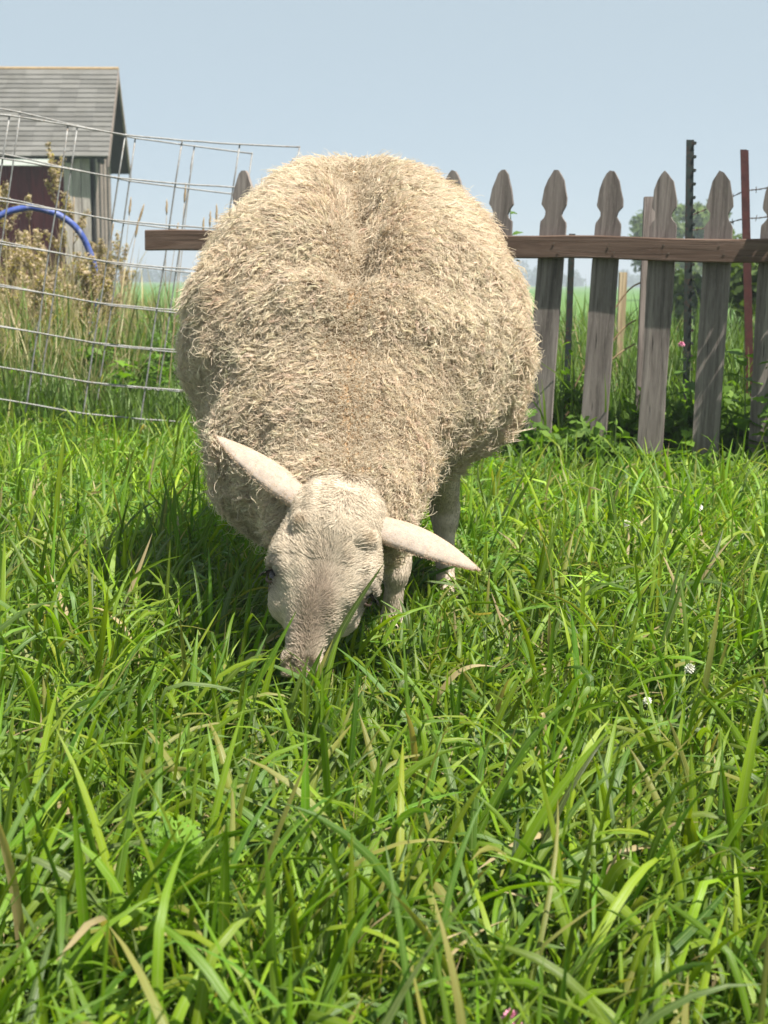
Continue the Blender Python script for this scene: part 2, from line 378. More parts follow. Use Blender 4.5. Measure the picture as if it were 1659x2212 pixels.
# ------------------------------------------------------------------ barn
def barn():
    near = P(231, 342, 22.0); far = P(279, 356, 25.2); apex = P(255, 152, 23.6)
    eave = (near[2] + far[2]) / 2 - 0.05
    ax = np.array([-1.0, 0.055, 0.0]); ax /= np.linalg.norm(ax)                # long axis, to the left
    dp = np.array([far[0] - near[0], far[1] - near[1], 0]); W = np.linalg.norm(dp); dp /= W
    L = 6.5; up = np.array([0, 0, 1.0]); n0 = np.array([near[0], near[1], 0]); rise = apex[2] - eave
    root = empty('barn', (near[0], near[1], 0), 'old barn with grey shingle roof and maroon boards behind the wire panel', 'barn')
    def pt(l, d, z): return n0 + ax * l + dp * d + up * z
    ov, oe = 0.30, 0.5                                                        # overhangs at the gable and the eave
    # walls: maroon boards on the long side, grey boards at the corner and on the gable
    bw = 0.2; x = ov + 0.42
    while x < L - 0.2:
        m = MB(); c = pt(x + bw / 2, oe + 0.02 + random.uniform(0, .008), eave / 2 - 0.06)
        m.box(c, (bw - 0.008, 0.03, eave + 0.1), Matrix.Rotation(math.atan2(ax[1], ax[0]) + math.pi, 3, 'Z'), 0.004); m.build('wall_board', M['barnred'], root); x += bw
    for i in range(3):
        m = MB(); c = pt(ov + 0.07 + i * 0.14, 0.17 - 0.004 * i, eave / 2 - 0.05); m.box(c, (0.13, 0.05, eave + 0.12), None, 0.006, 0.004); o = m.build('corner_board', M['cornerwood'], root)
    d = oe + 0.06; i = 0
    while d < W - oe - 0.05:
        zt = eave + rise * (1 - abs(d + 0.09 - W / 2) / (W / 2)) - 0.16
        m = MB(); c = pt(ov - 0.006 * (i % 2), d + 0.09, zt / 2); m.box(c, (0.03, 0.175, zt), Matrix.Rotation(math.atan2(dp[1], dp[0]) - math.pi / 2, 3, 'Z'), 0.004); m.build('gable_board', M['greywood'] if i % 3 else M['dark'], root); d += 0.18; i += 1
    m = MB(); m.add([pt(ov, W - oe, 0), pt(L, W - oe, 0), pt(L, W - oe, eave), pt(ov, W - oe, eave)], [(0, 1, 2, 3)]); m.add([pt(L, oe, 0), pt(L, W - oe, 0), pt(L, W - oe, eave), pt(L, W / 2, eave + rise - .1), pt(L, oe, eave)], [(0, 1, 2, 3, 4)]); m.build('back_wall', M['dark'], root)
    # roof deck: two slabs with real thickness
    th = 0.05
    def slope(dl, z): return pt(0, 0, 0)
    deck = MB(); nrm_n = np.cross(ax, (dp * (W / 2) + up * rise)); nrm_n /= np.linalg.norm(nrm_n); nrm_n *= np.sign(nrm_n[2])
    nrm_f = np.cross(ax, (-dp * (W / 2) + up * rise)); nrm_f /= np.linalg.norm(nrm_f); nrm_f *= np.sign(nrm_f[2])
    for e0, nr in ((0.0, nrm_n), (W, nrm_f)):
        a, b, c, dd = pt(0, e0, eave), pt(L, e0, eave), pt(L, W / 2, eave + rise), pt(0, W / 2, eave + rise)
        q = [a, b, c, dd]; deck.add([p - nr * th for p in q] + q, [(0, 1, 2, 3), (7, 6, 5, 4), (0, 4, 5, 1), (1, 5, 6, 2), (2, 6, 7, 3), (3, 7, 4, 0)])
    roof = deck.build('roof', M['dark'], root)
    sl = dp * (W / 2) + up * rise; SL = np.linalg.norm(sl); sl /= SL
    nc = 18; ch = SL / nc; sw = 0.92; off = world_loc(root)
    rot = Matrix((tuple(-ax), tuple(sl), tuple(nrm_n))).transposed()
    for j in range(nc):
        x = -0.03 - (j % 3) * 0.3
        while x < L:
            x0, x1 = max(x, -0.03), min(x + sw, L)
            if x1 - x0 > 0.05:
                for k in range(max(1, int(round((x1 - x0) / 0.31)))):
                    n_ = max(1, int(round((x1 - x0) / 0.31))); a0 = x0 + (x1 - x0) * k / n_; a1 = x0 + (x1 - x0) * (k + 1) / n_
                    m = MB(); c = pt((a0 + a1) / 2, 0, eave) + sl * ((j + 0.5) * ch - 0.02 + random.uniform(-.004, .004)) + nrm_n * (0.026)
                    rr = rot @ Matrix.Rotation(R(-6.5 + random.uniform(-.5, .5)), 3, 'X')
                    m.box(c, (a1 - a0 - 0.002, ch + 0.05, 0.014), rr); m.build('shingle', M['shingle'], roof)
            x += sw
    m = MB(); m.tube([pt(-0.03, W / 2, eave + rise + 0.02), pt(L, W / 2, eave + rise + 0.03)], 0.035, 8); m.build('ridge_cap', M['drystem'], root)
    for e0, nr in ((0.0, nrm_n), (W, nrm_f)):                                   # rake boards at the gable end
        a, b = pt(-0.035, e0, eave), pt(-0.035, W / 2, eave + rise); q = [a, b, b - up * 0.16, a - up * 0.16]
        m = MB(); m.add([p for p in q] + [p + ax * 0.03 for p in q], [(0, 1, 2, 3), (7, 6, 5, 4), (0, 4, 5, 1), (1, 5, 6, 2), (2, 6, 7, 3), (3, 7, 4, 0)]); m.build('rake_board', M['greywood'], root)
    g0 = 0.85; m = MB(); m.box(pt((g0 + L) / 2, -0.02, eave - 0.10), (L - g0, 0.05, 0.10), Matrix.Rotation(math.atan2(ax[1], ax[0]) + math.pi, 3, 'Z'), 0.012); m.build('eave_gutter', M['white'], root)
    for l in np.arange(0.12, L, 0.5):
        m = MB(); m.box(pt(l, 0.16, eave - 0.04), (0.05, 0.34, 0.11), None); m.build('rafter_tail', M['dark'], root)
barn()

# ------------------------------------------------------------------ picket fence
A0 = P(318, 520, 5.15); B0 = P(1560, 545, 4.45)
fd = np.array([B0[0] - A0[0], B0[1] - A0[1], 0.0]); FL = np.linalg.norm(fd); fd /= FL; fn = np.array([fd[1], -fd[0], 0.0])    # fn points to the camera
FANG = math.atan2(fd[1], fd[0])
def on_fence(x, y, off=0.0):
    """point of the fence plane (shifted by off towards the camera) seen at x, y"""
    d = ray(x, y); o = np.array([A0[0], A0[1], 0]) + fn * off
    t = np.dot(o[:2], fn[:2]) / np.dot(d[:2], fn[:2]); return np.array([0, 0, CAM_H]) + d * t
def picket_mesh(H, Wd, seed):
    rs = random.Random(seed); h = Wd / 2; m = MB(); pr = []
    n = lambda a: a + rs.uniform(-0.0022, 0.0022); ch = rs.uniform(0, .012) if rs.random() < .5 else 0
    right = [(h, -H), (h, -H * 0.66), (h, -H * 0.33), (h, -0.178), (h * 0.96, -0.168), (h * 0.70, -0.156), (h * 0.62, -0.146), (h * 0.66, -0.134), (h * 0.84, -0.122), (h * 0.95, -0.113), (h * 0.92, -0.09), (h * 0.80, -0.062), (h * 0.60, -0.034), (h * 0.36, -0.012), (h * 0.16, -0.001)]
    prof = [(n(x), z + rs.uniform(-.002, .002) - (ch if z > -.02 else 0)) for x, z in right] + [(n(-x), z) for x, z in reversed(right)]
    k = len(prof); T = 0.009; vs = [(x, -T, z) for x, z in prof] + [(x, T, z) for x, z in prof]
    hh = k // 2
    fs = [(i, k - 1 - i, k - 2 - i, i + 1) for i in range(hh - 1)]
    fs = [tuple(reversed(f)) for f in fs] + [tuple(j + k for j in f) for f in fs]
    fs += [(i, (i + 1) % k, (i + 1) % k + k, i + k) for i in range(k)]
    m.add(vs, fs); return m
fence = empty('picket_fence', (B0[0], B0[1], 0), 'weathered grey picket fence with pointed notched pickets and one brown top rail', 'fence')
FO = world_loc(fence)
PX = [(527, 368, .6), (640, 368, 1.2), (757, 368, 1.8), (870, 368, 2.0), (980, 367, 2.4), (1088, 367, 2.4), (1203, 367, 2.3), (1323, 368, 2.0), (1440, 368, 0.9), (1560, 368, 0.5), (1682, 369, 0.2), (1806, 369, -0.5), (1930, 370, 0.4)]
for i, (x, y, lean) in enumerate(PX):
    p = on_fence(x, y); H = p[2] - 0.015 - 0.02 * random.random()
    me = picket_mesh(H, 0.085 + random.uniform(-.002, .003), i).mesh('picket'); me.materials.append(M['picket'])
    # the picket leans about its own foot, so shift the top accordingly
    o = link_mesh('picket', me, fence, Vector(p) - FO, (R(random.uniform(-.6, .6)), R(lean), FANG))
def rail(z0, z1, x0, x1, h, t, mat, off, name='rail'):
    a, b = on_fence(x0, z0, off), on_fence(x1, z1, off); dv = b - a; L = np.linalg.norm(dv)
    m = MB(); m.box((0, 0, 0), (L, t, h), None, 0.005)
    # fine cuts along the board so that it is slightly wavy
    me = bpy.data.meshes.new(name); N = 24; V = []; F = []
    pr = [(-t / 2 + .004, -h / 2), (t / 2 - .004, -h / 2), (t / 2, -h / 2 + .004), (t / 2, h / 2 - .004), (t / 2 - .004, h / 2), (-t / 2 + .004, h / 2), (-t / 2, h / 2 - .004), (-t / 2, -h / 2 + .004)]
    for k in range(N + 1):
        s = -L / 2 + L * k / N; wob = 0.003 * math.sin(k * 0.9) + random.uniform(-.0008, .0008)
        V += [(s, py + wob * .5, pz + wob) for py, pz in pr]
    for k in range(N):
        F += [(k * 8 + i, (k + 1) * 8 + i, (k + 1) * 8 + (i + 1) % 8, k * 8 + (i + 1) % 8) for i in range(8)]
    F += [tuple(range(8)), tuple(N * 8 + i for i in range(7, -1, -1))]
    me.from_pydata(V, [], F); me.update(); me.materials.append(mat)
    c = (a + b) / 2; ang = math.asin(dv[2] / L)
    return link_mesh(name, me, fence, Vector(c) - FO, (0, -ang, FANG))
rail(519, 546, 318, 1880, 0.074, 0.036, M['rail'], 0.0285)
lo = rail(1012, 1022, 1200, 1900, 0.07, 0.03, M['rail'], 0.0255, 'bottom_board')
for i, (x, y, lean) in enumerate(PX):
    for dz in (-9, 9):
        q = on_fence(x + (4 if dz > 0 else -6), 519 + (546 - 519) * (x - 318) / (1880 - 318) + dz, 0.0475)
        m = MB(); m.tube([q, q + fn * 0.0022], 0.0035, 8); m.build('nail_head', M['rust'], fence)

# ------------------------------------------------------------------ steel posts and boards behind the fence
def t_post(x, ytop, xb, Y, name, mat, label, wid, group='steel posts behind the picket fence', studs=True, zb=-0.05):
    t = P(x, ytop, Y); root = empty(name, (t[0], t[1], 0), label, 'post', group)
    bx = P(xb, 900, Y)[0]; tilt = (t[0] - bx) / (t[2] - P(xb, 900, Y)[2]); H = t[2] - zb
    def sh(m): m.v = [(vx + (vz - t[2]) * tilt, vy, vz) for vx, vy, vz in m.v]; return m
    m = MB(); m.box((t[0], Y, zb + H / 2), (wid, 0.006, H)); sh(m).build('flange', mat, root)
    m = MB(); m.box((t[0] + wid * 0.18, Y + 0.021, zb + H / 2 - 0.001), (0.006, 0.035, H - 0.004)); sh(m).build('web', mat, root)
    if studs:
        z = t[2] - 0.012
        while z > 0.25:
            m = MB(); m.box((t[0] + wid * 0.5 + 0.002, Y - 0.004, z), (0.010, 0.014, 0.011), Matrix.Rotation(0.35, 3, 'Y'), 0.002); sh(m).build('stud', mat, root); z -= 0.047
    return root
t_post(1491, 302, 1482, 5.0, 'steel_post', M['postgreen'], 'tall dark green studded steel post rising above the pickets', 0.027)
t_post(1236, 505, 1222, 4.95, 'steel_post', M['postgreen'], 'short dark steel post ending just above the brown rail', 0.022, studs=False)
r2 = P(1606, 323, 4.95); root = empty('steel_post', (r2[0], r2[1], 0), 'red brown angle steel post at the right with barbed wire', 'post', 'steel posts behind the picket fence')
tl = (P(1606, 323, 4.95)[0] - P(1616, 750, 4.95)[0]) / (P(1606, 323, 4.95)[2] - P(1616, 750, 4.95)[2])
for nm, dx, sz, mt, dy in (('angle_face', 0.0, (0.022, 0.005, r2[2] + .05), 'postred', 0), ('angle_side', 0.0145, (0.006, 0.034, r2[2] + .046), 'postred', 0.015)):
    m = MB(); m.box((r2[0] + dx, 4.95 + dy, (r2[2] - .05) / 2), sz); m.v = [(a + (c - r2[2]) * tl, b, c) for a, b, c in m.v]; m.build(nm, M[mt], root)
m = MB(); p = P(1409, 425, 4.72); m.box((p[0], 4.72, p[2] / 2), (0.055, 0.02, p[2]), None, 0.003); o = m.build('back_board', M['picket']); tag(o, 'narrow grey board standing right behind a picket', 'board')
m = MB(); p = P(1346, 588, 6.4); m.box((p[0], 6.4, p[2] / 2 - .02), (0.034, 0.03, p[2] + .04), None, 0.004); o = m.build('wooden_stake', M['paleboard']); tag(o, 'pale yellowish wooden stake in the grass beyond the fence', 'stake')
def barbed(y0, y1, y2, label):
    pts = [P(1482, y0, 5.03), P(1545, (y0 + y1) / 2 + 3, 5.02), P(1608, y1, 4.99), P(1640, (y1 + y2) / 2 + 2, 4.97), P(1700, y2 - 4, 4.93), P(1900, y2 - 40, 4.8)]
    root = empty('barbed_wire', pts[0], label, 'wire', 'barbed wire strands')
    full = []
    for a, b in zip(pts[:-1], pts[1:]):
        for s in np.linspace(0, 1, 10, endpoint=False): full.append(a * (1 - s) + b * s)
    full.append(pts[-1])
    for ph in (0, math.pi):
        m = MB(); m.tube([p + np.array([0, math.cos(i * 1.3 + ph), math.sin(i * 1.3 + ph)]) * 0.0018 for i, p in enumerate(full)], 0.0013, 5); m.build('strand', M['rust'], root)
    for i in range(4, len(full) - 2, 6):
        m = MB(); c = full[i]; d = np.array([random.uniform(-.3, .3), random.uniform(-.4, .4), 1.0]) * 0.011
        m.tube([c - d, c + d], 0.0012, 4); m.tube([c - d[[0, 2, 1]], c + d[[0, 2, 1]] * [1, 1, -1]], 0.0012, 4); m.build('barb', M['rust'], root)
barbed(470, 412, 402, 'upper strand of barbed wire running from the red brown post')
barbed(500, 472, 466, 'lower strand of barbed wire running from the red brown post')

# ------------------------------------------------------------------ welded wire panels on the left
def wire_panel(tops, bots, depth, rows, label, lo_cut=0.0):
    """tops/bots: picture positions of each upright wire; rows: fractions down the uprights"""
    c0 = P(*tops[len(tops) // 2], depth(tops[len(tops) // 2][0])); root = empty('wire_panel', (c0[0], c0[1], 0), label, 'wire panel', 'welded wire panels')
    U = []
    for (tx, ty), (bx, by) in zip(tops, bots):
        D = depth(tx); a, b = P(tx, ty, D), P(bx, by, D - 0.02); U.append((a, b))
        pts = [a + (b - a) * s + np.array([random.uniform(-.002, .002), random.uniform(-.003, .003), 0]) for s in np.linspace(-0.004, 1, 9)]
        m = MB(); m.tube(pts, 0.0033, 6); m.build('upright_wire', M['galv'], root, True)
    for r in rows:
        pts = []
        for i in range(len(U)):
            a, b = U[i]; q = a + (b - a) * r + np.array([0, -0.0062, 0]); pts.append(q)
            if i < len(U) - 1:
                a2, b2 = U[i + 1]; q2 = a2 + (b2 - a2) * r + np.array([0, -0.0062, 0])
                for s in (0.33, 0.67): pts.append(q + (q2 - q) * s + np.array([0, random.uniform(-.002, .002), random.uniform(-.001, .001)]))
        m = MB(); m.tube(pts, 0.0033, 6); m.build('cross_wire', M['galv'], root, True)
    return root
tops = [(-236, 212), (-108, 236), (20, 250), (148, 270), (271, 292), (394, 304), (517, 312), (648, 318)]
bots = [(tx - 100, ty + 662) for tx, ty in tops]
wire_panel(tops, bots, lambda x: 5.05 + 0.00075 * x, [0.0, 0.136, 0.27, 0.405, 0.54, 0.67, 0.80, 0.905], 'leaning welded wire panel, nearer of the two overlapping ones')
tops2 = [(-215, 196), (-85, 220), (43, 243), (168, 272), (293, 299), (420, 316), (545, 332)]
bots2 = [(tx - 96, float(np.interp(tx, [a for a, b in tops], [b for a, b in tops])) + 664) for tx, ty in tops2]
wire_panel(tops2, bots2, lambda x: 5.55 + 0.0006 * x, [0.0, 0.136, 0.27, 0.405, 0.54, 0.67, 0.80], 'second leaning wire panel, just behind the nearer wire panel')

# ------------------------------------------------------------------ blue pipe, pale block
pp = [P(x, y, 8.0 + .02 * k) for k, (x, y) in enumerate([(-150, 640), (-60, 520), (0, 466), (55, 449), (80, 450), (105, 456), (130, 466), (155, 483), (175, 506), (190, 535), (203, 575), (208, 620), (204, 662), (196, 700)])] + [G(190, 850, 0.02)]
def smooth(pts, n=5):
    pts = [np.array(p) for p in pts]; out = []
    for i in range(len(pts) - 1):
        p0, p1, p2, p3 = pts[max(i - 1, 0)], pts[i], pts[i + 1], pts[min(i + 2, len(pts) - 1)]
        for s in np.linspace(0, 1, n, endpoint=False):
            out.append(0.5 * ((2 * p1) + (-p0 + p2) * s + (2 * p0 - 5 * p1 + 4 * p2 - p3) * s * s + (-p0 + 3 * p1 - 3 * p2 + p3) * s ** 3))
    return out + [pts[-1]]
m = MB(); m.tube(smooth(pp), 0.019, 10); o = m.build('pipe', M['blue'], None, True); tag(o, 'bright blue plastic pipe arching over the dry weeds by the barn', 'pipe')
b = G(292, 712); m = MB(); m.box((b[0], b[1] + .1, 0.08), (0.30, 0.22, 0.2), Matrix.Rotation(0.2, 3, 'Z'), 0.03, 0.012); o = m.build('stone_block', M['block']); tag(o, 'small pinkish tan block lying in the grass beyond the wire panels', 'block')
#@@SHEEP
# ================================================================== sheep
def surface_nets(F, org, h):
    """closed quad surface of F = 0 on a regular grid (inside negative)"""
    nx, ny, nz = F.shape; S = F < 0
    corners = [(i, j, k) for i in (0, 1) for j in (0, 1) for k in (0, 1)]
    cnt = np.zeros((nx - 1, ny - 1, nz - 1), np.int8)
    for i, j, k in corners: cnt += S[i:nx - 1 + i, j:ny - 1 + j, k:nz - 1 + k]
    cells = np.argwhere((cnt > 0) & (cnt < 8)); idx = -np.ones((nx - 1, ny - 1, nz - 1), np.int64); idx[tuple(cells.T)] = np.arange(len(cells))
    acc = np.zeros((len(cells), 3)); n = np.zeros(len(cells))
    for a in corners:
        for ax in range(3):
            if a[ax]: continue
            b = list(a); b[ax] = 1
            fa = F[cells[:, 0] + a[0], cells[:, 1] + a[1], cells[:, 2] + a[2]]; fb = F[cells[:, 0] + b[0], cells[:, 1] + b[1], cells[:, 2] + b[2]]
            m = (fa < 0) != (fb < 0); t = np.where(m, fa / np.where(m, fa - fb, 1), 0)
            p = np.tile(np.array(a, float), (len(cells), 1)); p[:, ax] = t
            acc[m] += p[m]; n += m
    V = (cells + acc / n[:, None]) * h + org; quads = []
    for ax in range(3):
        sl0 = [slice(1, -1)] * 3; sl1 = [slice(1, -1)] * 3; sl0[ax] = slice(0, -1); sl1[ax] = slice(1, None)
        s0, s1 = S[tuple(sl0)], S[tuple(sl1)]; e = np.argwhere(s0 != s1); flip = s0[tuple(e.T)]
        g = e + 1; g[:, ax] -= 1; u, v = (ax + 1) % 3, (ax + 2) % 3
        def at(du, dv):
            q = g.copy(); q[:, u] -= du; q[:, v] -= dv; return idx[tuple(q.T)]
        qd = np.stack([at(1, 1), at(0, 1), at(0, 0), at(1, 0)], 1); qd[~flip] = qd[~flip][:, ::-1]; quads.append(qd)
    Q = np.concatenate(quads); return V, Q[(Q >= 0).all(1)]
def smin(a, b, k):
    h = np.maximum(k - np.abs(a - b), 0) / k; return np.minimum(a, b) - h * h * k * 0.25
def ell(p, c, r):
    q = [(p[i] - c[i]) / r[i] for i in range(3)]; k0 = np.sqrt(q[0] ** 2 + q[1] ** 2 + q[2] ** 2)
    k1 = np.sqrt((q[0] / r[0]) ** 2 + (q[1] / r[1]) ** 2 + (q[2] / r[2]) ** 2) + 1e-9; return k0 * (k0 - 1) / k1
def cone(p, a, b, ra, rb):
    d = np.array(b, float) - a; L2 = d @ d
    t = np.clip(((p[0] - a[0]) * d[0] + (p[1] - a[1]) * d[1] + (p[2] - a[2]) * d[2]) / L2, 0, 1)
    return np.sqrt((p[0] - a[0] - t * d[0]) ** 2 + (p[1] - a[1] - t * d[1]) ** 2 + (p[2] - a[2] - t * d[2]) ** 2) - (ra + (rb - ra) * t)
_NR = np.random.default_rng(3); _NK = [(_NR.normal(size=3), _NR.random() * 6.28) for _ in range(40)]
def wob(p, scale, k0=0, n=8):
    """cheap smooth noise: sum of plane waves"""
    s = 0
    for d, ph in _NK[k0:k0 + n]: s = s + np.sin((p[0] * d[0] + p[1] * d[1] + p[2] * d[2]) * scale + ph)
    return s / math.sqrt(n)

SPX = -0.056                                                                    # the spine's line
def torso(p):
    x, y, z = p
    d = ell(p, (SPX + .000, 2.72, .592), (.298, .40, .284))
    d = smin(d, ell(p, (SPX + .01, 2.62, .50), (.308, .34, .215)), .08)
    d = smin(d, ell(p, (SPX, 2.97, .62), (.235, .24, .235)), .08)
    d = smin(d, ell(p, (SPX - .010, 2.42, .54), (.245, .22, .225)), .16)
    d = smin(d, cone(p, (SPX - .015, 2.34, .505), (POLL + HA * -.012 - HV * .105).tolist(), .175, .118), .10)
    d = smin(d, ell(p, (SPX - .065, 2.26, .36), (.172, .14, .15)), .06)
    # parting along the back, and the fold where the neck leaves the shoulders
    sx = x - (SPX + .004 + .012 * np.sin(y * 14)); g = np.exp(-(sx / .034) ** 2) * np.clip((2.66 - y) / .2, 0, 1) * np.clip((y - 2.2) / .1, 0, 1)
    d = d + .055 * g + .026 * np.exp(-((x - SPX) / .085) ** 2) * np.exp(-((y - 2.42) / .16) ** 2) * (z > .35)
    f = np.exp(-((y + .55 * z - 2.615 - .10 * np.abs(x - SPX)) / .05) ** 2) * np.clip((z - .36) / .08, 0, 1) * np.clip(1 - np.abs(x - SPX) / .26, 0, 1); d = d + .028 * f
    f2 = np.exp(-((y + .75 * z - 3.02) / .03) ** 2) * np.clip(.18 - np.abs(x - SPX), 0, .18) / .18 * (z > .5); d = d + .010 * f2
    d = d + .0042 * wob(p, 24, 0) + .002 * wob(p, 60, 10)
    return d
HOOFS = {'foreL': (.018, 2.335), 'foreR': (-.165, 2.42), 'hindL': (.120, 2.60), 'hindR': (-.20, 2.93)}
def legs(p):
    d = 9.0
    x, y = HOOFS['foreL']
    for a, b, ra, rb in (((x + .03, y + .07, .42), (x + .02, y + .05, .30), .06, .042), ((x + .02, y + .05, .30), (x + .004, y + .0, .165), .040, .023), ((x + .004, y, .165), (x + .004, y - .005, .15), .025, .022), ((x + .004, y - .005, .15), (x - .004, y + .01, .06), .0175, .0165), ((x - .004, y + .01, .06), (x - .004, y - .012, .012), .021, .026)): d = smin(d, cone(p, a, b, ra, rb), .012)
    x, y = HOOFS['foreR']
    for a, b, ra, rb in (((x - .02, y + .03, .42), (x - .015, y + .05, .30), .06, .042), ((x - .015, y + .05, .30), (x, y + .0, .165), .040, .023), ((x, y, .165), (x, y, .15), .025, .022), ((x, y, .15), (x, y + .01, .06), .0175, .0165), ((x, y + .01, .06), (x, y - .012, .012), .021, .026)): d = smin(d, cone(p, a, b, ra, rb), .012)
    for nm, s in (('hindL', 1), ('hindR', -1)):
        x, y = HOOFS[nm]
        for a, b, ra, rb in (((x - .02 * s, y + .03, .46), (x - .01 * s, y - .03, .34), .075, .038), ((x - .01 * s, y - .03, .34), (x, y + .065, .205), .036, .026), ((x, y + .065, .21), (x + .001 * s, y + .055, .185), .028, .024), ((x, y + .06, .19), (x + .002 * s, y + .02, .06), .020, .0175), ((x + .002 * s, y + .02, .06), (x + .002 * s, y - .008, .012), .022, .026)): d = smin(d, cone(p, a, b, ra, rb), .014)
    return d
def grid(lo, hi, h):
    ax = [np.arange(lo[i], hi[i], h, dtype=np.float32) for i in range(3)]
    return np.meshgrid(*ax, indexing='ij', sparse=True), np.array(lo)
def rings_interp(s, xs, ys): return np.interp(s, xs, ys)
# head frame: s runs from the poll to the muzzle, u to the picture's right, v out of the face
POLL = P(740, 1068, 2.0); MUZ = P(646, 1452, 1.90)
HA = MUZ - POLL; HL = np.linalg.norm(HA); HA /= HL
HV = np.array([0.02, -1.0, 0.12]); HV -= HA * (HV @ HA); HV /= np.linalg.norm(HV); HU = np.cross(HV, HA); HU /= np.linalg.norm(HU)
if HU[0] < 0: HU = -HU
HS = .985
def hpt(s, u, v): return POLL + HA * s * HS + HU * u * .89 + HV * v * .92
def head(q):
    u, s, v = q; u = u / .89; v = v / .92                                                                 # local grid axes: u, s, v
    S = s + 0 * u + 0 * v
    ks = [-.04, 0, .03, .06, .10, .137, .162, .184, .206, .226, .246, .265, .285]
    hw = np.interp(S, ks, [.030, .062, .074, .078, .079, .077, .068, .055, .044, .035, .029, .026, .016])
    hf = np.interp(S, ks, [.012, .036, .052, .061, .064, .063, .060, .054, .047, .041, .037, .033, .02])     # towards the viewer
    hb = np.interp(S, ks, [.06, .075, .085, .092, .095, .094, .088, .077, .064, .053, .044, .036, .02])
    vc = np.where(v > 0, v / hf, v / hb); e = 2.3
    k = (np.abs(u / hw) ** e + np.abs(vc) ** e) ** (1 / e)
    d = (k - 1) * np.minimum(hw, hf)
    d = np.maximum(d, np.maximum(S - .283, -.03 - S))
    for sg in (-1, 1):
        d = smin(d, ell((u, s, v), (sg * .058, .122, .018), (.027, .034, .030)), .03)        # brow over the eye
        d = smin(d, ell((u, s, v), (sg * .050, .174, -.01), (.022, .030, .030)), .025)       # cheekbone
        d = smin(d, ell((u, s, v), (sg * .013, .262, .014), (.012, .016, .012)), .012)       # nostril wing
        d = -smin(-d, ell((u, s, v), (sg * .079, .148, .014), (.014, .013, .014)), .008)     # eye socket
        d = -smin(-d, ell((u, s, v), (sg * .012, .268, .028), (.005, .009, .007)), .005)     # nostril
        d = smin(d, ell((u, s, v), (sg * .047, .072, .048), (.013, .012, .014)), .012)       # horn bud
    d = smin(d, ell((u, s, v), (0, .055, .030), (.05, .05, .036)), .03)
    d = d + .0012 * wob((u, s, v), 70, 5)
    return d

def ear_mesh(base, tip, nrm, width, curl, bow=0.0):
    """cupped leaf shaped ear with real thickness; nrm is its convex side"""
    base = np.array(base); tip = np.array(tip); ax = tip - base; L = np.linalg.norm(ax); ax /= L
    n = np.array(nrm, float); n -= ax * (n @ ax); n /= np.linalg.norm(n); sd_ = np.cross(ax, n); NT_, NA = 18, 11; outer = []; inner = []
    for i in range(NT_ + 1):
        t = i / NT_; wd = width * np.interp(t, [0, .12, .3, .5, .7, .85, .95, 1], [.66, .84, .99, .97, .76, .46, .21, .02]) / 2
        rad = max(wd * np.interp(t, [0, .3, 1], [.9, 1.15, 1.7]), 1e-4); half = min(wd / rad * curl, 2.4); rw = wd / max(math.sin(min(half, 1.45)), .2)
        c = base + ax * L * t + n * bow * math.sin(math.pi * t); th = np.interp(t, [0, .5, 1], [.0040, .0024, .0010]); ro, ri = [], []
        for j in range(NA + 1):
            a = -half + 2 * half * j / NA; edge = 1 - .75 * abs(2 * j / NA - 1) ** 6
            pos = c + sd_ * math.sin(a) * rw + n * (math.cos(a) - math.cos(half) * .5 - .5) * rw
            nn = sd_ * math.sin(a) + n * math.cos(a); ro.append(pos + nn * th * edge); ri.append(pos - nn * th * edge)
        outer.append(ro); inner.append(ri)
    V = np.array(outer + inner).reshape(-1, 3); W_ = NA + 1; off = (NT_ + 1) * W_; F = []
    for i in range(NT_):
        for j in range(NA):
            a = i * W_ + j; F.append((a, a + 1, a + W_ + 1, a + W_)); F.append((off + a + W_, off + a + W_ + 1, off + a + 1, off + a))
        F.append((i * W_, (i + 1) * W_, off + (i + 1) * W_, off + i * W_)); F.append((i * W_ + NA, off + i * W_ + NA, off + (i + 1) * W_ + NA, (i + 1) * W_ + NA))
    for j in range(NA): a = NT_ * W_ + j; F.append((a, a + 1, off + a + 1, off + a))
    return V, np.array(F), off

def vnormals(V, F):
    n = np.cross(V[F[:, 2]] - V[F[:, 0]], V[F[:, 3]] - V[F[:, 1]]); N = np.zeros_like(V)
    for k in range(4): np.add.at(N, F[:, k], n)
    return N / (np.linalg.norm(N, axis=1)[:, None] + 1e-12)
def scatter(V, F, N, n, rs, weight=None):
    a = np.linalg.norm(np.cross(V[F[:, 2]] - V[F[:, 0]], V[F[:, 3]] - V[F[:, 1]]), axis=1)
    if weight is not None: a = a * weight
    f = rs.choice(len(F), n, p=a / a.sum()); u, v = rs.random(n)[:, None], rs.random(n)[:, None]; q = F[f]
    w_ = [(1 - u) * (1 - v), u * (1 - v), u * v, (1 - u) * v]
    p = sum(w_[k] * V[q[:, k]] for k in range(4)); nn = sum(w_[k] * N[q[:, k]] for k in range(4)); return p, nn / np.linalg.norm(nn, axis=1)[:, None], f
def hair_object(name, pos, rad, tint, mat, parent):
    """pos (n,k,3), rad (n,k), tint (n,3)"""
    n, k, _ = pos.shape; hc = bpy.data.hair_curves.new(name); hc.add_curves([k] * n)
    off = np.array(world_loc(parent)); hc.attributes['position'].data.foreach_set('vector', np.ascontiguousarray(pos - off, dtype=np.float32).ravel())
    at = hc.attributes.get('radius') or hc.attributes.new('radius', 'FLOAT', 'POINT'); at.data.foreach_set('value', np.ascontiguousarray(rad, dtype=np.float32).ravel())
    a = hc.attributes.new('tint', 'FLOAT_COLOR', 'CURVE'); c4 = np.ones((n, 4), np.float32); c4[:, :3] = tint; a.data.foreach_set('color', c4.ravel())
    hc.materials.append(mat); o = bpy.data.objects.new(name, hc); COL.objects.link(o); o.parent = parent; return o
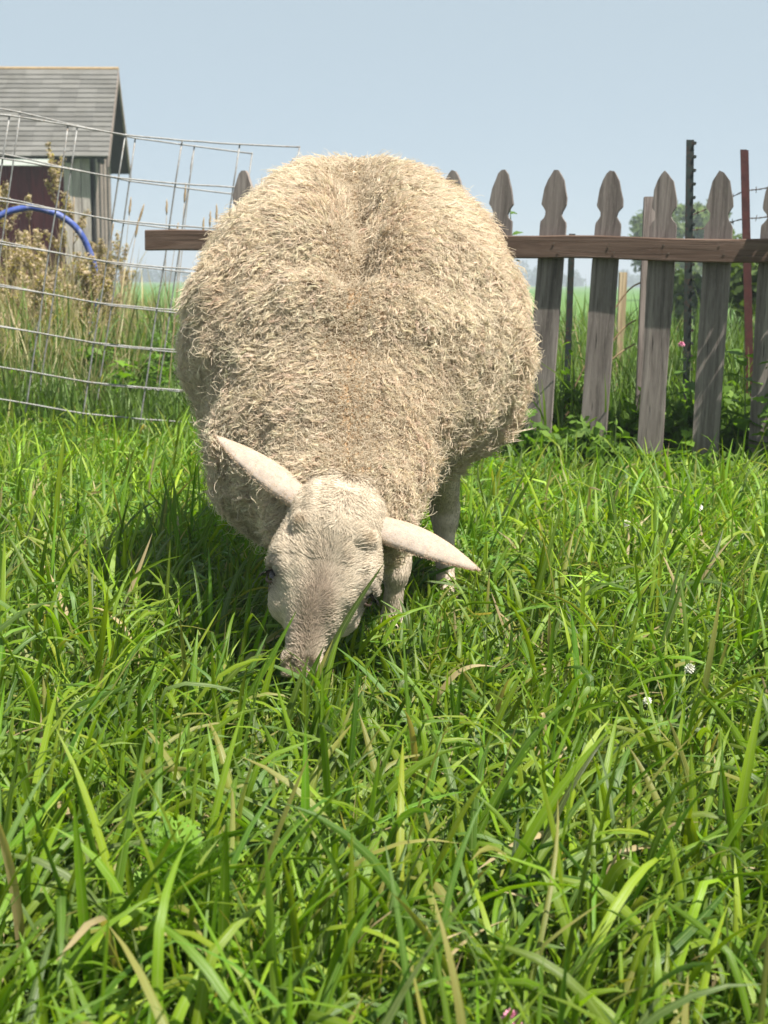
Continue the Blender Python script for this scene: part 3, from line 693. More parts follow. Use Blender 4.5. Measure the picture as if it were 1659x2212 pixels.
def tangent(d, n):
    t = d - n * np.sum(d * n, 1)[:, None]; return t / (np.linalg.norm(t, axis=1)[:, None] + 1e-9)

def make_sheep():
    rs = np.random.default_rng(5)
    root = empty('sheep', (SPX, 2.55, 0), 'woolly cream sheep grazing head down in the grass, facing the camera', 'sheep')
    off = np.array(world_loc(root))
    g, lo = grid((-.48, 1.93, -.02), (.42, 3.32, .95), .0062)
    D1 = torso(g); Vt, Ft = surface_nets(smin(D1, legs(g), .03), lo, .0062)
    gh, loh = grid((-.12, -.06, -.12), (.12, .30, .12), .003)
    Vl, Fl = surface_nets(head(gh), loh, .003)
    Vh = POLL + Vl[:, :1] * HU + Vl[:, 1:2] * HA * HS + Vl[:, 2:] * HV
    Nh = vnormals(Vh, Fl)
    if np.mean(np.sum(Nh * (Vh - Vh.mean(0)), 1)) < 0: Fl = Fl[:, ::-1]; Nh = -Nh
    Nt = vnormals(Vt, Ft)
    if np.mean(np.sum(Nt * (Vt - Vt.mean(0)), 1)) < 0: Ft = Ft[:, ::-1]; Nt = -Nt
    # ears
    eL0, eL1 = hpt(.026, -.050, .004), P(466, 942, 2.02); eR0, eR1 = hpt(.034, .056, .004), P(1034, 1230, 1.98)
    VL, FL_, oL = ear_mesh(eL0, eL1, HV * .40 + np.array([.62, 0, .48]), .068, 1.25, .006)
    VR, FR, oR = ear_mesh(eR0, eR1, HV * .45 + np.array([0, 0, .85]), .066, 1.1, .010)
    def col_head(L):
        u, s, v = L[:, 0] / .89, L[:, 1], L[:, 2] / .92; c = np.tile(np.array([.60, .53, .44]), (len(L), 1))
        k = np.clip(1 - np.abs(u) / .036, 0, 1) * np.clip((s - .085) / .08, 0, 1) * np.clip((.285 - s) / .06, 0, 1); k = np.clip(k * 1.35, 0, 1)[:, None] * .66
        c = c * (1 - k) + np.array([.26, .19, .15]) * k
        e = np.exp(-(((np.abs(u) - .076) / .017) ** 2 + ((s - .154) / .022) ** 2))[:, None]; c = c * (1 - .9 * e) + np.array([.06, .04, .035]) * .9 * e  # shade round the eye sockets put into the colour
        nz = np.clip((s - .252) / .02, 0, 1)[:, None] * (v > -.02)[:, None]; c = c * (1 - nz * .55) + np.array([.40, .31, .26]) * nz * .55
        hb = np.exp(-(((np.abs(u) - .047) / .009) ** 2 + ((s - .074) / .009) ** 2))[:, None] * (v > 0)[:, None]; return c * (1 - .7 * hb) + np.array([.27, .18, .09]) * .7 * hb
    tv = torso((Vt[:, 0], Vt[:, 1], Vt[:, 2])); woolly = (tv < .010) | (Vt[:, 2] > .30)
    ct = np.where(woolly[:, None], np.array([.34, .22, .12]), np.array([.60, .49, .39]))
    hoof = (Vt[:, 2] < .035) & ~woolly; ct[hoof] = (.07, .055, .045)
    cl = np.tile(np.array([.36, .30, .255]), (len(VL), 1)); cl[oL:] = (.36, .22, .18)
    cr = np.tile(np.array([.36, .30, .255]), (len(VR), 1)); cr[oR:] = (.36, .22, .18)
    V = np.concatenate([Vt, Vh, VL, VR]); n1, n2 = len(Vt), len(Vt) + len(Vh)
    F = np.concatenate([Ft, Fl + n1, FL_ + n2, FR + n2 + len(VL)]); C = np.concatenate([ct, col_head(Vl), cl, cr])
    link_mesh('body', np_mesh('body', V - off, F, M['body'], col=C), root)
    # eyes, lids, lashes
    for sg in (-1, 1):
        c = hpt(.148, sg * .0695, .011); m = MB(); N1, N2 = 12, 18; vs = []; fs = []
        for i in range(N1 + 1):
            for j in range(N2):
                a, b = math.pi * i / N1, 2 * math.pi * j / N2; vs.append(c + .0150 * np.array([math.sin(a) * math.cos(b), math.sin(a) * math.sin(b), math.cos(a)]))
        fs = [(i * N2 + j, (i + 1) * N2 + j, (i + 1) * N2 + (j + 1) % N2, i * N2 + (j + 1) % N2) for i in range(N1) for j in range(N2)]
        m.add(vs, fs); m.build('eye', M['eye'], root, True)
        m = MB(); od = HU * sg * .80 + HV * .6; od /= np.linalg.norm(od); e1 = HA; e2 = np.cross(od, HA); e2 /= np.linalg.norm(e2)
        for sgn in (1, -1):
            pts = []
            for a in np.linspace(0, math.pi, 9):
                q = e2 * math.cos(a) * .0165 + e1 * (-sgn) * math.sin(a) * .0085; pts.append(c + q + od * (.0100 - .003 * abs(math.cos(a)) ** 2))
            m.tube(pts, [.0018] + [.0034] * 7 + [.0018], 6)
        m.build('eyelid', M['lid'], root, True)
        m = MB()
        for i in range(22):
            a = math.pi * (i + .5) / 22; q = c + e2 * math.cos(a) * .0155 - e1 * math.sin(a) * .009 + od * .0105
            m.tube([q, q + od * .007 + e1 * .002, q + od * .012 + e1 * .007 + e2 * math.cos(a) * .004], [.00045, .0004, .00016], 4)
        m.build('eyelashes', M['coat'] if sg < 0 else M['coat'], root)
    # ---------------- wool locks
    wf = woolly[Ft].all(1).astype(float); cen = Vt[Ft].mean(1)
    inhead = np.linalg.norm(cen - hpt(.085, 0, .01), axis=1) < .085; wf[inhead] = 0
    wf *= np.where(cen[:, 1] > 2.95, .25, 1.0) * np.where(cen[:, 2] < .35, .8, 1.0)
    NL = 125000; p, n, f = scatter(Vt, Ft, Nt, NL, rs, wf)
    sx = p[:, 0] - (SPX + .004)
    lat = np.sign(sx) * np.clip(np.abs(sx) / .05, 0.15, 1)
    neck = np.clip((2.42 - p[:, 1]) / .14, 0, 1)
    flow = np.stack([lat * 1.0, -.10 + .55 * neck * -1, -.10 - .35 * neck], 1)
    side = np.clip((np.abs(sx) - .20) / .1, 0, 1); flow[:, 2] += .15 * side; flow[:, 1] += .1
    pc = (p[:, 0], p[:, 1], p[:, 2])
    flow += .55 * np.stack([wob(pc, 30, 2, 5), wob(pc, 30, 9, 5), wob(pc, 30, 16, 5)], 1) + .34 * rs.normal(size=(NL, 3))
    t = tangent(flow, n); b = np.cross(n, t)
    L = .029 * (.7 + .55 * rs.random(NL)) * (1 - .22 * neck) * (1 + .10 * wob(pc, 22, 20, 6)); L = L * (1 - .5 * np.exp(-(sx / .03) ** 2) * np.clip((2.7 - p[:, 1]) / .1, 0, 1)); L = np.where(rs.random(NL) < .3, L * 1.25, L); L = np.clip(L, .010, .052)
    flat = np.clip(.95 + .2 * rs.normal(size=NL), .45, 1.35); lift = np.clip(.55 + .16 * rs.normal(size=NL), .2, 1.0)
    curl = np.where(rs.random(NL) < .5 + .4 * neck, .0042, .0027) * (.6 + .8 * rs.random(NL)); fr = 1.1 + .9 * rs.random(NL) + .5 * neck; ph = rs.random(NL) * 6.28
    tintv = (1 + .10 * rs.normal(size=(NL, 1))) * (np.array([1, 1, 1]) + .03 * rs.normal(size=(NL, 3)))
    dirty = np.clip(wob(pc, 12, 24, 8) * .5 + .1, 0, 1)[:, None]; tintv = tintv * (1 - .22 * dirty * np.array([.7, 1, 1.25]))
    tintv = np.clip(tintv, .35, 1.25)
    K = 8; s = np.linspace(0, 1, K)[None, :]; NS = 6; allp = []; allr = []; allt = []
    for k in range(NS):
        ru = rs.normal(size=(NL, 2)) * .0017; L2 = L * (.72 + .4 * rs.random(NL)); dv = rs.normal(size=(NL, 2)) * .0009
        if k == 0: L2 = L * 1.12
        spread = (1 - s ** .7 * .80)
        up = (lift * L2)[:, None] * (s - .32 * s ** 2); al = (flat * L2)[:, None] * s ** 1.4
        amp = curl[:, None] * s; a = 6.283 * fr[:, None] * s + ph[:, None]
        pos = p[:, None, :] - n[:, None, :] * .006 + n[:, None, :] * (up + amp * np.sin(a) * .8)[..., None] + t[:, None, :] * (al + ru[:, :1] * spread)[..., None] \
            + b[:, None, :] * (amp * np.cos(a) + ru[:, 1:] * spread + dv[:, :1] * s)[..., None]
        allp.append(pos); allr.append(np.repeat(np.interp(s[0], [0, .5, 1], [.00050, .00044, .00018])[None, :], NL, 0)); allt.append(tintv * (1 + .06 * rs.normal(size=(NL, 1))))
    # fine crimped down that fills the fleece between the locks
    ND = 230000; p1, n1_, f1 = scatter(Vt, Ft, Nt, ND, rs, wf); t1 = tangent(rs.normal(size=(ND, 3)) + np.stack([np.sign(p1[:, 0] - SPX) * .6, 0 * p1[:, 0], 0 * p1[:, 0]], 1), n1_); b1 = np.cross(n1_, t1); s8 = np.linspace(0, 1, K)[None, :]
    Ld = .011 + .010 * rs.random(ND); a1 = 6.283 * (1.4 + 1.2 * rs.random(ND))[:, None] * s8 + rs.random((ND, 1)) * 6.28; am1 = .0022 * s8
    pos = p1[:, None, :] + n1_[:, None, :] * ((.85 * Ld)[:, None] * (s8 - .25 * s8 ** 2) + am1 * np.sin(a1) - .003)[..., None] + t1[:, None, :] * ((.6 * Ld)[:, None] * s8 ** 1.4)[..., None] + b1[:, None, :] * (am1 * np.cos(a1))[..., None]
    allp.append(pos); allr.append(np.repeat(np.interp(s8[0], [0, .5, 1], [.0004, .00036, .00016])[None, :], ND, 0)); allt.append(np.full((ND, 3), .84) * (1 + .08 * rs.normal(size=(ND, 1))))
    # loose wavy flyaway fibres
    NF = 4200; p2, n2_, f2 = scatter(Vt, Ft, Nt, NF, rs, wf); sx2 = p2[:, 0] - SPX
    t2 = tangent(np.stack([np.sign(sx2) * .8, 0 * sx2, .1 + 0 * sx2], 1) + .8 * rs.normal(size=(NF, 3)), n2_); b2 = np.cross(n2_, t2); L3 = .026 + .018 * rs.random(NF); a = 6.283 * (.8 + .7 * rs.random(NF))[:, None] * s + rs.random((NF, 1)) * 6.28
    am = (.003 + .006 * rs.random(NF))[:, None] * s
    pos = p2[:, None, :] + n2_[:, None, :] * ((.75 * L3)[:, None] * (s - .2 * s ** 2) + am * np.sin(a))[..., None] + t2[:, None, :] * ((.8 * L3)[:, None] * s ** 1.5)[..., None] + b2[:, None, :] * (am * np.cos(a))[..., None]
    allp.append(pos); allr.append(np.repeat(np.interp(s[0], [0, .5, 1], [.00045, .0004, .00016])[None, :], NF, 0)); allt.append(np.full((NF, 3), 1.12))
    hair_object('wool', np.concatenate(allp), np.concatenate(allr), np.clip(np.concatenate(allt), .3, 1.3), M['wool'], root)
    # ---------------- short coat on the head, the ears and the legs
    P_, N_, T_, C_, LN = [], [], [], [], []
    p, n, f = scatter(Vh, Fl, Nh, 150000, rs); loc = np.stack([(p - POLL) @ HU, (p - POLL) @ HA / HS, (p - POLL) @ HV], 1)
    keep = (loc[:, 2] > -.06); ee = (((np.abs(loc[:, 0]) / .89 - .074) / .012) ** 2 + ((loc[:, 1] - .148) / .011) ** 2) > 1; keep &= ee
    p, n, loc = p[keep], n[keep], loc[keep]
    fl = HU[None] * (np.sign(loc[:, :1]) * np.clip(np.abs(loc[:, :1]) / .02, 0, 1) * .9) - HA[None] * np.where(loc[:, 1:2] > .06, .55, -.35) + .22 * rs.normal(size=p.shape)
    fl += .22 * np.stack([wob((p[:, 0], p[:, 1], p[:, 2]), 60, 3, 6), 0 * p[:, 0], wob((p[:, 0], p[:, 1], p[:, 2]), 60, 12, 6)], 1)
    P_.append(p); N_.append(n); T_.append(tangent(fl, n)); C_.append(np.clip(col_head(loc) / np.array([.60, .53, .44]), .12, 1.1)); LN.append(np.where(loc[:, 1] < .12, .017, .011) * (.6 + .7 * rs.random(len(p))))
    for Ve, Fe, oe, bs, tp in ((VL, FL_, oL, eL0, eL1), (VR, FR, oR, eR0, eR1)):
        Ne = vnormals(Ve, Fe); mid = Ve.reshape(2, -1, 3).mean(0); sg = np.sign(np.mean(np.sum(Ne[:oe] * (Ve[:oe] - mid), 1))); Ne = Ne * sg
        p, n, f = scatter(Ve, Fe, Ne, 32000, rs); ax = (tp - bs) / np.linalg.norm(tp - bs)
        P_.append(p); N_.append(n); T_.append(tangent(np.tile(ax, (len(p), 1)) + .35 * rs.normal(size=p.shape), n)); C_.append(np.clip(np.where((f[:, None] % 2 == 1) & (f[:, None] < 10 ** 9), np.array([.46, .35, .30]), np.array([.76, .68, .62])) * (1 + .1 * rs.normal(size=(len(p), 1))), 0, 1.2)); LN.append(.0043 * (.6 + .7 * rs.random(len(p))))
    lf = (~woolly[Ft].any(1)).astype(float) * (cen[:, 2] > .04); p, n, f = scatter(Vt, Ft, Nt, 26000, rs, lf + 1e-9)
    P_.append(p); N_.append(n); T_.append(tangent(np.tile(np.array([0, 0, -1.0]), (len(p), 1)) + .25 * rs.normal(size=p.shape), n)); C_.append(np.full((len(p), 3), .78) * (1 + .12 * rs.normal(size=(len(p), 1)))); LN.append(.008 * (.6 + .7 * rs.random(len(p))))
    p, n, t, c, ln = (np.concatenate(z) for z in (P_, N_, T_, C_, LN)); s4 = np.linspace(0, 1, 4)[None, :]
    pos = p[:, None, :] + n[:, None, :] * ((ln * .36)[:, None] * (s4 - .45 * s4 ** 2) - .001)[..., None] + t[:, None, :] * ((ln * .95)[:, None] * s4)[..., None]
    c = c * (1 + .17 * rs.normal(size=(len(c), 1)))
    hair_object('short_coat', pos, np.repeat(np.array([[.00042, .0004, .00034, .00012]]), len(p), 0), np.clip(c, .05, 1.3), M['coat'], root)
    return root
make_sheep()
#@@GRASS
# ================================================================== grass and weeds
def blades(x, y, L, wd, phi, th0, bend, K, col_root, col_tip, rs, power=1.6, kink=None, kang=None, twist=None, fold=0.22, z0=0.0, flat=False):
    """many grass blades as one strip mesh; every argument an array of one value per blade"""
    n = len(x); s = np.linspace(0, 1, K + 1)[None, :]; sm = (s[:, 1:] + s[:, :-1]) / 2
    th = th0[:, None] + bend[:, None] * sm ** power
    if kink is not None: th = th + kang[:, None] / (1 + np.exp(-(sm - kink[:, None]) * 34))
    ph = phi[:, None] + (rs.normal(size=(n, 1)) * .35) * sm
    d = np.stack([np.sin(th) * np.cos(ph), np.sin(th) * np.sin(ph), np.cos(th)], -1) * (L[:, None, None] / K)
    p = np.concatenate([np.zeros((n, 1, 3)), np.cumsum(d, 1)], 1); p[..., 0] += x[:, None]; p[..., 1] += y[:, None]; p[..., 2] += z0
    p[..., 2] = np.where(p[..., 2] < .004, .004 + .02 * rs.random((n, 1)), p[..., 2]); p[:, 0, 2] = z0 - .004
    tg_ = np.gradient(p, axis=1); tg_ /= np.linalg.norm(tg_, axis=2)[..., None] + 1e-9
    pe = np.concatenate([ph[:, :1], ph], 1); sd_ = np.stack([-np.sin(pe), np.cos(pe), 0 * pe], -1)
    nn = np.cross(sd_, tg_); tw = (twist if twist is not None else rs.normal(size=n) * .7)[:, None] * s + (rs.normal(size=n) * .25)[:, None]
    sd_ = sd_ * np.cos(tw)[..., None] + nn * np.sin(tw)[..., None]; nn = np.cross(sd_, tg_)
    prof = np.interp(s[0], [0, .1, .35, .6, .8, .93, 1], [.55, .75, 1.0, .93, .68, .32, .03]); hw = (wd[:, None] * .5 * prof[None, :])[..., None]
    a = p - sd_ * hw + nn * hw * fold; c = p + sd_ * hw + nn * hw * fold; b = p - nn * hw * fold
    if flat:                                                                    # small or distant blades: one strip of quads
        V = np.stack([a, c], 2).reshape(-1, 3); q = np.array([(i * 2, i * 2 + 1, i * 2 + 3, i * 2 + 2) for i in range(K)]); F = (np.arange(n)[:, None, None] * (K + 1) * 2 + q[None]).reshape(-1, 4)
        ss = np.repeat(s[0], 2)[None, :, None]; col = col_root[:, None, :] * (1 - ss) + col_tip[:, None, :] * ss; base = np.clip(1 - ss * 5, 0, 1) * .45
        return V, F, (col * (1 - base) + np.array([.17, .19, .065]) * base).reshape(-1, 3), np.tile(np.array([.1, .9]), n * (K + 1))
    V = np.stack([a, b, c], 2).reshape(-1, 3); m = (K + 1) * 3
    q = np.array([(i * 3 + j, i * 3 + j + 1, (i + 1) * 3 + j + 1, (i + 1) * 3 + j) for i in range(K) for j in range(2)])
    F = (np.arange(n)[:, None, None] * m + q[None]).reshape(-1, 4)
    u = np.tile(np.array([0, .5, 1.0]), n * (K + 1))
    ss = np.repeat(s[0], 3)[None, :, None]; col = col_root[:, None, :] * (1 - ss) + col_tip[:, None, :] * ss
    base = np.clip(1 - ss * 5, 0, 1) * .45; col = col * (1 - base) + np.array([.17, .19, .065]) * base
    return V, F, col.reshape(-1, 3), u
def palette(n, rs, dry=.04, col_gain=1.0):
    base = np.array([[.124, .222, .012], [.172, .268, .013], [.086, .172, .018], [.215, .312, .018], [.106, .165, .038]]) * col_gain
    k = rs.choice(5, n, p=[.32, .26, .2, .12, .10]); c = base[k] * (1 + .18 * rs.normal(size=(n, 1))) * (1 + .06 * rs.normal(size=(n, 3)))
    tip = c * (1 + .1 * rs.normal(size=(n, 1))); yl = rs.random(n) < .06; tip[yl] = np.array([.30, .27, .08])
    d = rs.random(n) < dry; c[d] = np.array([.36, .28, .14]) * (.7 + .6 * rs.random((d.sum(), 1))); tip[d] = np.array([.46, .36, .20]) * (.7 + .5 * rs.random((d.sum(), 1)))
    return np.clip(c, .012, .7), np.clip(tip, .012, .7)
def tufts(n, per, y0, y1, rs, xa=.31, xb=.5, spread=.02):
    """root positions in tufts inside the wedge the camera could see (and a step to each side)"""
    m = max(1, int(n / per)); cx, cy = wedge(m, y0, y1, rs, xa, xb); k = rs.integers(0, m, n); a = rs.random(n) * 6.283
    r = spread * np.sqrt(rs.random(n)); return cx[k] + r * np.cos(a), cy[k] + r * np.sin(a), a
def wedge(n, y0, y1, rs, xa, xb):
    yy = y0 + (y1 - y0) * rs.random(4 * n + 64); wmax = xa * y1 + xb; keep = rs.random(len(yy)) < (xa * yy + xb) / wmax; yy = yy[keep][:n]
    while len(yy) < n: yy = np.concatenate([yy, y0 + (y1 - y0) * rs.random(n - len(yy))])
    xx = (2 * rs.random(n) - 1) * (xa * yy + xb); return xx, yy
def limit(x, y, L):
    """grazed and trodden: shorter under the sheep, by its legs and round its muzzle"""
    L = L.copy(); e = ((x - SPX) / .36) ** 2 + ((y - 2.68) / .50) ** 2; L = np.where(e < 1, np.minimum(L, .14 + .05 * np.sin(x * 40)), L)
    mz = np.hypot(x - MUZ[0], y - MUZ[1] - .02); L = np.where(mz < .10, np.minimum(L, .10), L); front = (np.abs(x - MUZ[0]) < .16) & (y < MUZ[1]) & (y > MUZ[1] - .5); L = np.where(front & (mz >= .10), np.minimum(L, .19), L)
    for hx, hy in HOOFS.values(): L = np.where(np.hypot(x - hx, y - hy) < .04, np.minimum(L, .10), L)
    fr = (x > .0) & (x < .2) & (y > 1.75) & (y < 2.32); return np.where(fr, np.minimum(L, .15), L)
def lawn():
    rs = np.random.default_rng(17); parts = []
    def layer(n, per, y0, y1, Lr, wr, thr, br, K, spread, dry=.03, kinkp=.15, lean=.0, col_gain=1.0, power=1.6, flat=False):
        x, y, a = tufts(n, per, y0, y1, rs, spread=spread)
        patch = .5 + .5 * np.clip(wob((x, y, 0 * x), 2.3, 8, 8) * .7, -1, 1)
        L = limit(x, y, (Lr[0] + (Lr[1] - Lr[0]) * rs.random(n) ** 1.3) * (.78 + .4 * patch)); wd = (wr[0] + (wr[1] - wr[0]) * rs.random(n)) * np.clip(L / Lr[0], .45, 1)
        phi = a + rs.normal(size=n) * .6; phi = np.where(rs.random(n) < lean, rs.normal(size=n) * .8 + .15, phi)
        th0 = np.abs(thr[0] + thr[1] * rs.normal(size=n)); bend = np.clip(br[0] + br[1] * rs.normal(size=n), 0, 2.7)
        kk = rs.random(n) < kinkp; kang = np.where(kk, .7 + 1.1 * rs.random(n), 0); bend = np.where(kk, bend * .4, bend); c0, c1 = palette(n, rs, dry, col_gain); tone = (.86 + .28 * patch)[:, None]
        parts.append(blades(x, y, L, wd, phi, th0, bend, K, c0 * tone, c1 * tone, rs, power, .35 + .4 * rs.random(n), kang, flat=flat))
    # close to the camera
    layer(9500, 6, .52, 2.8, (.14, .30), (.0052, .0108), (.28, .28), (1.1, .7), 9, .020, .008, .25, .3)
    layer(27000, 8, .52, 2.8, (.08, .19), (.0038, .0078), (.45, .35), (.9, .6), 6, .03, .03, .12, .25, .88)  # colour lowered a little for the shade down between blades
    layer(36000, 10, .52, 2.8, (.03, .085), (.003, .006), (.5, .4), (.7, .6), 3, .05, .06, .0, .2, .62, flat=True)  # short blades coloured darker, standing in for shade in the gaps
    layer(9000, 5, .52, 3.2, (.05, .15), (.0016, .0034), (1.1, .3), (.5, .5), 4, .06, .85, .2, .2, flat=True)                 # dead thatch lying low
    layer(16000, 8, 1.4, 3.0, (.06, .15), (.004, .008), (.45, .35), (.9, .6), 4, .04, .02, .1, .25, 1.05, flat=True)
    # as far as the fences
    layer(6200, 6, 2.8, 5.5, (.13, .27), (.0055, .0105), (.25, .22), (.8, .6), 6, .025, .02, .2, .35, 1.1)
    layer(42000, 8, 2.8, 5.7, (.07, .16), (.004, .0085), (.4, .3), (.8, .6), 4, .04, .02, .0, .3, 1.12, flat=True)
    layer(30000, 10, 2.8, 5.7, (.03, .08), (.004, .007), (.5, .4), (.7, .6), 2, .06, .04, .0, .3, 1.1, flat=True)
    V = []; F = []; C = []; U = []; b = 0
    for v, f, c, u in parts: V.append(v); F.append(f + b); C.append(c); U.append(u); b += len(v)
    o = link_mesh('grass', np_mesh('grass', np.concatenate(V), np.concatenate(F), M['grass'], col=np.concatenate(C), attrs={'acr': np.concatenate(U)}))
    tag(o, 'lush green pasture grass with long broad bent blades', 'grass', kind='stuff')
lawn()
def hero_blades():
    """the long blades that stand out in front: each placed where the photograph shows it"""
    rs = np.random.default_rng(23)
    spec = [  # root x, y on the ground; tip x, y, depth; width; rise; dry
        ((655, 2010), (660, 1570), .010, .05, 0), ((720, 1960), (690, 1590), .009, .5, 0), ((330, 1900), (352, 1560), .011, .05, 0), ((480, 1760), (560, 1470), .010, .10, 0), ((1165, 2050), (1168, 1660), .010, .03, 0),
        ((1010, 2080), (1330, 1560), .010, .10, 0), ((1090, 2130), (1120, 1760), .010, .05, 0), ((700, 2190), (712, 1900), .012, .03, 0), ((330, 2190), (190, 1790), .012, .10, 0), ((470, 2190), (453, 1860), .011, .06, 0),
        ((500, 2080), (575, 1880), .011, .12, 0), ((1560, 2000), (1650, 1480), .011, .08, 0), ((1440, 2060), (1655, 1700), .011, .2, 0), ((1120, 1420), (1215, 1080), .009, .06, 0), ((1290, 1600), (1390, 1270), .010, .06, 0),
        ((1490, 1650), (1560, 1250), .010, .06, 0), ((120, 1700), (40, 1440), .011, .3, 0), ((590, 1700), (668, 1418), .011, .04, 0), ((640, 1690), (655, 1440), .010, .03, 0), ((700, 1680), (625, 1425), .010, .05, 0), ((540, 1660), (600, 1400), .010, .05, 0), ((610, 1640), (720, 1380), .009, .05, 0), ((680, 1640), (690, 1425), .010, .02, 0), ((440, 1660), (640, 1320), .011, .05, 0), ((640, 1600), (832, 1213), .010, .04, 0), ((600, 1610), (700, 1395), .011, .03, 0), ((560, 1640), (640, 1450), .011, .04, 0), ((720, 1600), (640, 1440), .009, .06, 0), ((400, 1330), (345, 1010), .009, .04, 0), ((400, 1340), (372, 1035), .010, .02, 0),
        ((110, 1240), (140, 925), .012, .1, 0), ((880, 1650), (1070, 1440), .008, .3, 1), ((820, 2070), (860, 1780), .010, .05, 0), ((270, 1900), (400, 1780), .008, .5, 1), ((1180, 1720), (1160, 1560), .006, .6, 1), ((1250, 2140), (1410, 1900), .011, .5, 0), ((1370, 1960), (1350, 1700), .011, .1, 0)]
    for (rx, ry), (tx, ty), wd, rise, dry in spec:
        g0 = G(rx, ry); hgt = abs(ty - ry) / FPX * g0[1]
        tip = P(tx, ty, g0[1] + rs.normal() * .03); d = tip - g0; n = 12; V = []; U = []
        sd0 = np.array([1, 0, 0]) * .9 + np.array([0, 1, 0]) * rs.normal() * .5; sd0 -= d * (sd0 @ d) / (d @ d); sd0 /= np.linalg.norm(sd0); nn = np.cross(sd0, d); nn /= np.linalg.norm(nn)
        L = np.linalg.norm(d); tw = rs.normal() * .5
        for i in range(n + 1):
            s = i / n; p = g0 + d * s + np.array([0, 0, 1]) * rise * L * math.sin(math.pi * s) * .9 + nn * .05 * L * math.sin(math.pi * s)
            if i == 0: p = p - np.array([0, 0, .01])
            w_ = wd * .5 * np.interp(s, [0, .1, .4, .65, .85, 1], [.6, .8, 1, .88, .5, .03]); a = tw * s; q = sd0 * math.cos(a) + nn * math.sin(a); q2 = np.cross(q, d / L)
            V += [p - q * w_ + q2 * w_ * .22, p - q2 * w_ * .22, p + q * w_ + q2 * w_ * .22]; U += [0, .5, 1]
        F = [(i * 3 + j, i * 3 + j + 1, (i + 1) * 3 + j + 1, (i + 1) * 3 + j) for i in range(n) for j in range(2)]
        wd = wd * .6 if dry else wd; c0, c1 = palette(1, rs, 1.0 if dry else 0.0); ss = np.repeat(np.linspace(0, 1, n + 1), 3)[:, None]; V = np.array(V)
        HB.append((V, np.array(F), c0 * (1 - ss) + c1 * ss, np.array(U)))
HB = []; hero_blades(); _b = 0; _V = []; _F = []; _C = []; _U = []
for v, f, c, u in HB: _V.append(v); _F.append(f + _b); _C.append(c); _U.append(u); _b += len(v)
o = link_mesh('long_grass', np_mesh('long_grass', np.concatenate(_V), np.concatenate(_F), M['grass'], col=np.concatenate(_C), attrs={'acr': np.concatenate(_U)})); tag(o, 'tall single grass blades standing above the pasture', 'grass', kind='stuff')

def clover():
    rs = np.random.default_rng(29); n = 5200; x, y, _ = tufts(n, 14, 2.0, 5.4, rs, spread=.10); z = .03 + .07 * rs.random(n); e = ((x - SPX) / .3) ** 2 + ((y - 2.6) / .45) ** 2; k = e > .6; x, y, z = x[k], y[k], z[k]; n = len(x)
    V = []; r = .006 + .006 * rs.random(n); a0 = rs.random(n) * 6.28; tilt = rs.normal(size=(n, 2)) * .35
    for j in range(3):
        a = a0 + j * 2.094; dx, dy = np.cos(a), np.sin(a)
        def pt(s, t): px, py = dx * s - dy * t, dy * s + dx * t; return np.stack([x + px * r, y + py * r, z + (px * tilt[:, 0] + py * tilt[:, 1]) * r - .25 * r * np.abs(t)], 1)
        V.append(np.stack([pt(.1, 0), pt(1.2, -.75), pt(1.9, 0), pt(1.2, .75)], 1))
    V = np.stack(V, 1).reshape(-1, 3); F = np.arange(len(V)).reshape(-1, 4); c = np.array([.10, .21, .03]) * (1 + .25 * rs.normal(size=(n, 1))); c = np.clip(np.repeat(c, 12, 0), .02, .4)
    o = link_mesh('clover', np_mesh('clover', V, F, M['leaf'], col=c)); tag(o, 'low clover leaves growing through the pasture grass', 'clover', kind='stuff')
clover()

